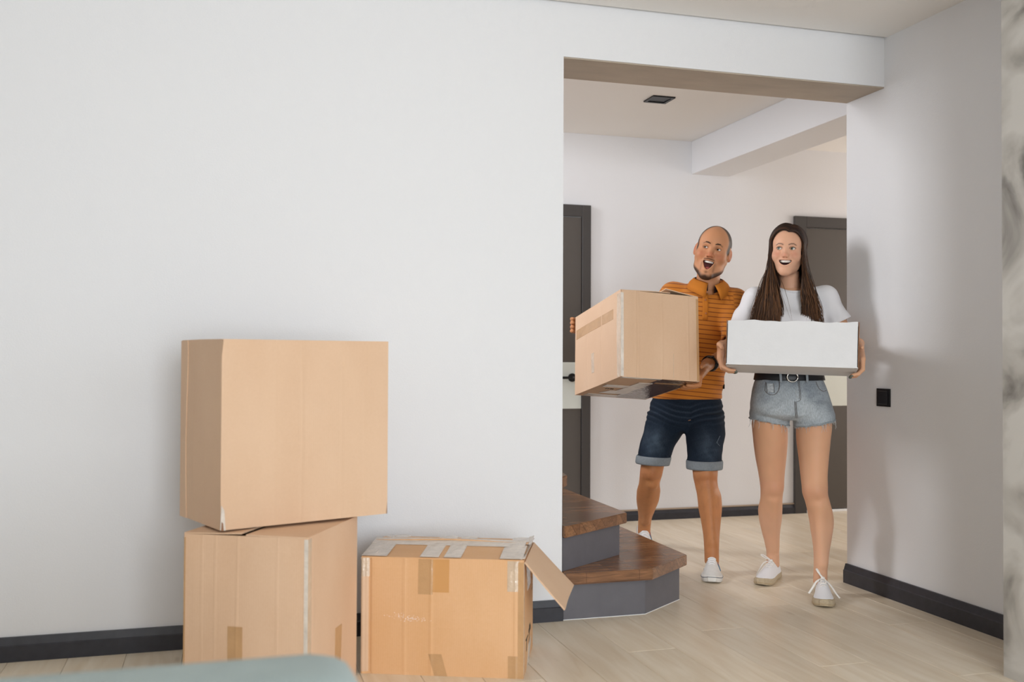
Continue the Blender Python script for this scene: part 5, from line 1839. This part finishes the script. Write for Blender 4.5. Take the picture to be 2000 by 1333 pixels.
    gs.cone(np.array(eL) + 0.012 * (np.array(shL) - eL) / 0.14, np.array(elL), .050, .052, 0.003, 'sub')
    gs.cone(np.array(eR) + 0.012 * (np.array(shR) - eR) / 0.14, np.array(elR), .051, .053, 0.003, 'sub')
    gs.cone((1.296, 4.626, 1.362), (1.295, 4.600, 1.45), .058, .078, 0.004, 'sub')
    SV, SQ = gs.mesh()
    white = mat('white_cotton', '#e8e6e8', rough=0.9, spec=0.1, sheen=0.1, bump=0.15, bscale=600)
    tee = link('t_shirt', np_mesh('t_shirt', SV - O, SQ), white, root)
    bm = bmesh.new()
    rp = []
    for i in range(41):
        a = 2 * math.pi * i / 40
        s_ = math.sin(a)
        rp.append(np.array((1.296 + .0640 * math.cos(a), 4.622 + .0640 * s_, 1.376 + 0.012 * s_ - 0.006 * max(0, -s_))) - O)
    add_tube(bm, rp, .0055, 8)
    bm_obj('neckband', bm, white, tee, smooth=True)

    # denim shorts
    gd = Grid((1.03, 4.36, 0.725), (1.52, 4.76, 0.995), 0.0036)
    n3, n4 = noise3(51, 5, 26), noise3(53, 5, 45)
    cr = lambda x, y, z: 0.0026 * n3(x, y, z)
    gd.zloft([(.772, 1.280, 4.565, .10, .085), (.80, 1.277, 4.565, .165, .118), (.84, 1.277, 4.567, .181, .124), (.90, 1.276, 4.57, .170, .118), (.945, 1.275, 4.575, .1565, .109), (.985, 1.275, 4.58, .144, .100)], 0.02, 0, 'add', 0, 0.006, cr, 2.3)
    hemL = [(.735, 1.188, 4.597, .0895, .0985), (.80, 1.190, 4.592, .0935, .102), (.86, 1.20, 4.585, .092, .102)]
    hemR = [(.735, 1.375, 4.522, .0895, .0985), (.80, 1.371, 4.53, .0935, .102), (.86, 1.355, 4.545, .092, .102)]
    def slant(rows, sx, k):
        """hem climbs toward the outside of the leg"""
        T = np.array(sorted(rows))
        def fn(x, y, z):
            zf = z.ravel()
            cx, cy, rx, ry = [np.interp(zf, T[:, 0], T[:, i]).astype(np.float32)[None, None, :] for i in range(1, 5)]
            px, py = (x - cx) / rx, (y - cy) / ry
            q = np.sqrt(px * px + py * py)
            d = (q - 1) * 0.095 + cr(x, y, z)
            hem = 0.757 + 0.016 * np.clip(sx * (x - cx) / 0.09, -1, 1) + 0.002 * n4(x, y, 0 * z) + 0 * z
            return smax(smax(d, hem - z, 0.003), z - 0.86, 0.02)
        gd.put(fn, (T[:, 1].min() - .11, T[:, 2].min() - .115, .72), (T[:, 1].max() + .11, T[:, 2].max() + .115, .87), k)
    slant(hemL, -1, 0.010); slant(hemR, 1, 0.010)
    gd.zloft([(.70, 1.190, 4.600, .0835, .0915), (.785, 1.192, 4.60, .083, .090)], 0.002, 0, 'sub')
    gd.zloft([(.70, 1.374, 4.520, .0830, .0915), (.785, 1.372, 4.525, .082, .090)], 0.002, 0, 'sub')
    # fly and front seam, pocket lines
    def front(u, z_):
        rows = np.array([(.80, 1.277, 4.565, .172, .122), (.84, 1.277, 4.567, .181, .124), (.90, 1.276, 4.57, .170, .118), (.945, 1.275, 4.575, .1565, .109), (.985, 1.275, 4.58, .144, .100)])
        cx, cy, rx, ry = [np.interp(z_, rows[:, 0], rows[:, i]) for i in range(1, 5)]
        return cy - ry * max(0.02, 1 - abs((u - cx) / rx) ** 2.3) ** (1 / 2.3)
    seam = [(1.262, .955), (1.268, .90), (1.266, .86), (1.268, .82), (1.272, .785)]
    gd.chain([(u, front(u, z_), z_) for u, z_ in seam], [.0022] * 5, 0.005, 'sub')
    DV, DQ = gd.mesh()
    me = np_mesh('denim_shorts', DV - O, DQ)
    x, y, z = DV.T
    nn = noise3(8, 5, 40)(x, y, z * 0.7)
    pale = np.clip(0.45 + 0.30 * nn + 0.35 * np.exp(-((z - .82) / .06) ** 2), 0, 1)
    pale = np.maximum(pale, sstep(0.775, 0.752, z + 0.0 * x) * 0.95)[:, None]
    paint(me, rgb('#7d868f') * (1 - pale) + rgb('#b3babf') * pale)
    sh = link('denim_shorts', me, denim('light_grey_denim', None, None), root)
    thread = mat('grey_brown_thread', '#6a635e', rough=0.9)
    wthread = mat('pale_fray', '#c3c7c9', rough=0.9)
    def line(name, pts, r, m, parent=sh, lift=0.0035, flat=0.8):
        P = bez([(u, front(u, z_) - lift, z_) for u, z_ in pts], 6)
        return tube(name, [q - O for q in P], r, m, parent, 6, flat, (0, 1, 0))
    line('stitch', [(1.148, .945), (1.142, .905), (1.160, .889), (1.182, .892), (1.198, .915), (1.202, .945)], .0012, thread)
    line('stitch', [(1.368, .948), (1.380, .918), (1.400, .905), (1.422, .908)], .0012, thread)
    line('stitch', [(1.288, .955), (1.290, .90), (1.288, .868), (1.272, .858)], .0011, thread)
    line('stitch', [(1.283, .955), (1.285, .90), (1.283, .872)], .0010, thread)
    line('stitch', [(1.262, .86), (1.264, .82), (1.268, .785)], .0013, thread)
    line('stitch', [(1.268, .86), (1.270, .82), (1.274, .785)], .0011, thread)
    # small worn patch on the coin pocket
    bm = bmesh.new()
    pp = [[(u, front(u, z_) - .0030, z_) for u in np.linspace(1.150, 1.176, 5)] for z_ in np.linspace(.900, .938, 6)]
    vs = [[bm.verts.new(Vector(np.array(q) - O)) for q in r] for r in pp]
    for i in range(5):
        for j in range(4):
            bm.faces.new((vs[i][j], vs[i + 1][j], vs[i + 1][j + 1], vs[i][j + 1]))
    pk = bm_obj('coin_pocket', bm, mat('worn_denim', '#99a2a9', rough=0.9, color2='#c6cbce', vscale=120), sh)
    pk.modifiers.new('thickness', 'SOLIDIFY').thickness = 0.002
    for u in (1.149, 1.177):
        line('stitch', [(u, .898), (u, .94)], .0012, thread, pk, .0045)
    # belt, loops, ring buckle
    belt_rows = [(.952, 1.275, 4.577, .161, .113), (.955, 1.275, 4.577, .1625, .1145), (.984, 1.275, 4.580, .1565, .1115), (.987, 1.275, 4.580, .155, .110)]
    band = band_ring('belt', belt_rows, root, O, mat('black_leather', '#15161b', rough=0.4, spec=0.4), 0.004, 64)
    band['label'] = 'black leather belt'
    for u in (1.205, 1.322):
        line('belt_loop', [(u, .944), (u + .001, .968), (u, .992)], .0062, MATS.get('worn_loop') or mat('worn_loop', '#9aa2a9', rough=0.9), sh, .0155, 0.35)
    bm = bmesh.new()
    bc = np.array((1.256, 4.462, .968))
    add_tube(bm, [bc + np.array((.024 * math.cos(a), -.006, .021 * math.sin(a))) - O for a in np.linspace(0, 2 * math.pi, 33)], .0032, 10)
    bm_obj('buckle', bm, mat('polished_steel', '#c8c4bd', rough=0.2, metallic=1.0), band, smooth=True)
    # loose threads at the frayed hems
    r = random.Random(6)
    def fray(c, rx, ry, sx, n):
        bm = bmesh.new()
        for i in range(n):
            a = r.uniform(math.pi * 1.0, math.pi * 2.0)
            x_, y_ = c[0] + rx * math.cos(a), c[1] + ry * math.sin(a)
            z_ = .759 + .016 * max(-1, min(1, sx * (x_ - c[0]) / .09))
            l = r.uniform(.004, .012) if r.random() < .82 else r.uniform(.02, .04)
            pts = [np.array((x_, y_, z_ + .004)), np.array((x_ + r.uniform(-.003, .003), y_ - r.uniform(0, .004), z_ - l * .5)), np.array((x_ + r.uniform(-.006, .006) + sx * .002, y_ - r.uniform(0, .004), z_ - l))]
            add_tube(bm, [q - O for q in pts], .0006, 4)
        o = bm_obj('frayed_threads', bm, wthread, sh)
        o['kind'] = 'stuff'
    fray((1.188, 4.597), .089, .098, -1, 70)
    fray((1.3745, 4.522), .089, .098, 1, 70)
    # turned-up hem rolls
    for (cx, cy, rx, ry, sx) in ((1.188, 4.597, .0885, .0975, -1), (1.3745, 4.522, .0885, .0975, 1)):
        bm = bmesh.new()
        pts = []
        for i in range(49):
            a = 2 * math.pi * i / 48
            x_ = cx + rx * math.cos(a)
            pts.append(np.array((x_, cy + ry * math.sin(a), .760 + .016 * max(-1, min(1, sx * (x_ - cx) / .09)) + .0015 * math.sin(9 * a))) - O)
        add_tube(bm, pts, .0042, 8)
        bm_obj('hem_roll', bm, wthread if False else mat('pale_denim_edge', '#a7afb4', rough=0.9, var=0.25, vscale=90, bump=0.5, bscale=300), sh, smooth=True)

    # shoes: white lace-ups on jute soles
    canvas = mat('white_canvas', '#e9e8ea', rough=0.85, spec=0.15, bump=0.25, bscale=450)
    jute = mat('jute_sole', '#dcc9ab', rough=0.9, spec=0.1, var=0.15, vscale=160, bump=0.8, bscale=350)
    rope = mat('jute_rope', '#c9b08a', rough=0.9, bump=0.5, bscale=400)
    laces_m = mat('ivory_lace', '#ece7e1', rough=0.9, spec=0.1, bump=0.2, bscale=700)
    for heel, toe, which in (((1.392, 4.470), (1.318, 4.205), 'R'), ((1.288, 4.838), (1.150, 4.605), 'L')):
        shoe, place, L, (hw, tp) = make_shoe(root, O, heel, toe, 'shoe', 0.026, canvas, jute, rope, None, 0.98)
        for i in range(4):
            y = 0.38 + 0.068 * i
            z_ = tp(y) + 0.0015
            w_ = 0.0165
            lace(shoe, 'lace', place, [(-w_, y * L, z_ - 0.009), (-w_ * .3, (y + .012) * L, z_), (w_ * .4, (y - .008) * L, z_), (w_, y * L, z_ - 0.009)], .0034, laces_m)
        yk = 0.36
        zk = tp(yk) + 0.004
        # bow: two drooping ends, one raised loop and a small loop at the knot
        if which == 'R':
            lace(shoe, 'lace', place, [(0, yk * L, zk), (0.030, .44 * L, zk - 0.022), (0.054, .56 * L, zk - 0.052), (0.068, .62 * L, zk - 0.066)], .0046, laces_m)
            lace(shoe, 'lace', place, [(0, yk * L, zk), (-0.026, .42 * L, zk - 0.012), (-0.044, .50 * L, zk - 0.036), (-0.060, .56 * L, zk - 0.058)], .0046, laces_m)
            lace(shoe, 'lace', place, [(0, yk * L, zk), (-0.010, .33 * L, zk + 0.012), (-0.020, .31 * L, zk + 0.030), (-0.026, .30 * L, zk + 0.036), (-0.018, .32 * L, zk + 0.022), (0, yk * L, zk + .002)], .0048, laces_m)
            lace(shoe, 'lace', place, [(0, yk * L, zk), (0.012, .43 * L, zk - 0.004), (0.010, .52 * L, zk - 0.012), (-0.006, .52 * L, zk - 0.012), (-0.008, .42 * L, zk - 0.003), (0, yk * L, zk)], .0034, laces_m)
        else:
            lace(shoe, 'lace', place, [(0, yk * L, zk), (-0.020, .34 * L, zk + 0.012), (-0.044, .28 * L, zk + 0.020), (-0.056, .27 * L, zk + 0.018), (-0.030, .31 * L, zk + 0.008), (0, yk * L, zk)], .0046, laces_m)
            lace(shoe, 'lace', place, [(0, yk * L, zk), (-0.034, .36 * L, zk - 0.012), (-0.052, .42 * L, zk - 0.046), (-0.062, .44 * L, zk - 0.070), (-0.052, .50 * L, zk - 0.088)], .0036, laces_m)
            lace(shoe, 'lace', place, [(0, yk * L, zk), (-0.014, .46 * L, zk - 0.014), (-0.034, .58 * L, zk - 0.042), (-0.044, .62 * L, zk - 0.060)], .0036, laces_m)
        lace(shoe, 'lace_knot', place, [(-0.006, yk * L, zk), (0, (yk + .01) * L, zk + .003), (0.006, yk * L, zk)], .0055, laces_m, 0.8)

    make_hair(root, O, H)
    return root

def make_hair(root, O, H):
    r = random.Random(17)
    hm = attr_material('long_brown_hair', 0.55, 0.3, 0.0)
    dark, mid, light = rgb('#1e110b'), rgb('#4a2c1a'), rgb('#98683f')
    verts, faces, cols, count = [], [], [], [0]
    part = 0.014
    fc, rf = -0.014, 0.099
    rx, rz, zc, zr = 0.0755, 0.0, 0.030, 0.091
    def skull(phi, f, off):
        q = math.sqrt(max(0.06, 1 - ((f - fc) / (rf + 0.012)) ** 2))
        return np.array(((rx * q + off) * math.sin(phi), f, zc + (zr * q + off) * math.cos(phi)))
    def strand(s, f0, lay, end, width, tone, wav):
        """s: side (-1 left in view, +1 right); f0: place along the parting; lay: distance off the skull; end: view point"""
        phi0 = math.asin(part / rx) * (1 if True else 0)
        P = []
        fe = min(f0, 0.048 if lay > 0.010 else 0.036)
        for t in (0, .10, .24, .42, .62, .82, 1.0):
            phi = phi0 + s * t * math.radians(96 - s * 6)
            ff = f0 + (fe - f0) * t ** 1.3 - 0.022 * max(0, t - 0.75)
            bulge = lay * (0.72 + 0.28 * min(1, t * 4)) + 0.003 * math.sin(math.pi * t)
            P.append(H.out(skull(phi, ff, bulge))[0])
        a = P[-1]
        e = np.array(end)
        dz = a[2] - e[2]
        # falls past the jaw and neck, then over the shoulder
        m1 = a + np.array(((e[0] - a[0]) * 0.10, (e[1] - a[1]) * 0.15, -dz * 0.25))
        m2 = a + np.array(((e[0] - a[0]) * 0.42, (e[1] - a[1]) * 0.55, -dz * 0.52))
        m3 = a + np.array(((e[0] - a[0]) * 0.80, (e[1] - a[1]) * 0.95, -dz * 0.78))
        w = lambda: np.array((r.gauss(0, wav), r.gauss(0, wav * .5), 0))
        P += [m1 + w() * .5, m2 + w(), m3 + w(), e]
        path = bez(P, 4)
        n = len(path)
        seg = 5
        t = np.linspace(0, 1, n)
        tg = np.gradient(path, axis=0)
        tg /= np.linalg.norm(tg, axis=1, keepdims=True) + 1e-9
        outv = path - np.array((H.c[0], H.c[1] + 0.02, 0)); outv[:, 2] = 0
        outv -= tg * (outv * tg).sum(1, keepdims=True)
        outv /= np.linalg.norm(outv, axis=1, keepdims=True) + 1e-9
        sd = np.cross(tg, outv)
        wd = width * (0.55 + 0.45 * np.minimum(1, t * 4)) * np.where(t < .8, 1, np.maximum(0.12, 1 - (t - .8) / .2 * 0.9))
        an = 2 * math.pi * np.arange(seg) / seg
        ring = path[:, None, :] + sd[:, None, :] * (wd[:, None] * np.cos(an))[:, :, None] + outv[:, None, :] * (wd[:, None] * 0.5 * np.sin(an))[:, :, None] - O
        lt = (np.maximum(0, (t - .40) / .60) ** 1.4 * (0.25 + 0.75 * tone) * 0.65)[:, None]
        cc = (dark * (1 - tone) + mid * tone)[None, :] * (1 - lt) + light[None, :] * lt
        base = count[0]
        verts.append(ring.reshape(-1, 3)); cols.append(np.repeat(cc, seg, 0))
        i_, k_ = np.meshgrid(np.arange(n - 1), np.arange(seg), indexing='ij')
        k2 = (k_ + 1) % seg
        faces.append(np.stack([base + i_ * seg + k_, base + i_ * seg + k2, base + (i_ + 1) * seg + k2, base + (i_ + 1) * seg + k_], -1).reshape(-1, 4))
        count[0] += n * seg
    for s, N_ in ((-1, 1000), (1, 880)):
        for i in range(N_):
            u = r.random()
            f0 = 0.081 - 0.155 * u ** 1.25
            front = u < 0.62
            if s < 0:
                e_u = 1.078 + 0.150 * r.random()
                end = (e_u, 4.490 + 0.055 * abs(e_u - 1.20) / 0.1 - 0.010 * r.random(), 1.13 + 0.10 * r.random() ** 2) if front else (1.14 + .12 * r.random(), 4.56 + .20 * r.random(), 1.12 + .06 * r.random())
            else:
                e_u = 1.312 + 0.098 * r.random()
                end = (e_u, 4.478 + 0.045 * abs(e_u - 1.37) / 0.1 - 0.010 * r.random(), 1.13 + 0.10 * r.random() ** 2) if front else (1.34 + .08 * r.random(), 4.60 + .16 * r.random(), 1.12 + .06 * r.random())
            lay = 0.003 + 0.013 * r.random()
            tone = r.random() ** 2.2
            strand(s, f0, lay, end, 0.0011 + 0.0015 * r.random(), tone, 0.006)
    # a few stray strands
    for e in ((1.262, 4.47, 1.20), (1.256, 4.47, 1.215), (1.330, 4.47, 1.20), (1.326, 4.465, 1.21)):
        strand(-1 if e[0] < 1.3 else 1, 0.070, 0.010, e, 0.0011, 0.4, 0.010)
    V = np.concatenate(verts); Fq = np.concatenate(faces)
    me = np_mesh('hair', V, Fq)
    paint(me, np.concatenate(cols))
    hair = link('hair', me, hm, root)
    hair['label'] = 'long straight brown hair parted in the middle'
    # dense under-layer so the scalp and the falls are closed
    g = Grid((-0.13, -0.16, -0.10), (0.13, 0.12, 0.155), 0.0035)
    g.ell((0, -0.016, 0.030), (0.0775, 0.101, 0.0930), 0.01)
    g.ell((0, -0.024, -0.030), (0.074, 0.080, 0.10), 0.02)
    def face_cut(x, f, z):
        a = f - 0.030 + 0.0 * x
        hair_line = 0.062 + 0.30 * np.abs(x - 0.012)
        top = z - (0.098 - 4.0 * (x - 0.012) ** 2)
        return np.maximum(-a - 0.022 * (z > 0.055) * 0, top)
    g.put(face_cut, (-0.13, 0.0, -0.12), (0.13, 0.13, 0.155), 0.004, 'sub')
    V, Q = g.mesh()
    V2 = H.out(V)
    gv = Grid((1.06, 4.42, 1.17), (1.48, 4.80, 1.56), 0.0045)
    gv.chain([H.out((-0.074, -0.010, -0.015))[0], (1.195, 4.600, 1.42), (1.175, 4.560, 1.32), (1.172, 4.535, 1.175)], [.016, .022, .030, .034], 0.02)
    gv.chain([H.out((-0.074, 0.004, -0.020))[0], (1.212, 4.570, 1.40), (1.205, 4.525, 1.30), (1.205, 4.512, 1.175)], [.012, .016, .020, .018], 0.02)
    gv.chain([H.out((0.074, -0.020, -0.015))[0], (1.360, 4.600, 1.42), (1.362, 4.560, 1.32), (1.362, 4.530, 1.175)], [.016, .022, .026, .028], 0.02)
    gv.chain([(1.272, 4.69, 1.50), (1.262, 4.73, 1.35), (1.26, 4.74, 1.20)], [.045, .05, .05], 0.03)
    gv.chain([(1.32, 4.70, 1.50), (1.32, 4.74, 1.35), (1.32, 4.75, 1.20)], [.06, .055, .05], 0.03)
    VV, QQ = gv.mesh()
    Va, Qa, Ca = merge([(V2, Q[:, ::-1], np.tile(dark, (len(V2), 1))), (VV, QQ, np.tile(dark, (len(VV), 1)))])
    me = np_mesh('hair_under_layer', Va - O, Qa)
    paint(me, Ca)
    link('hair_under_layer', me, hm, hair)
make_woman()
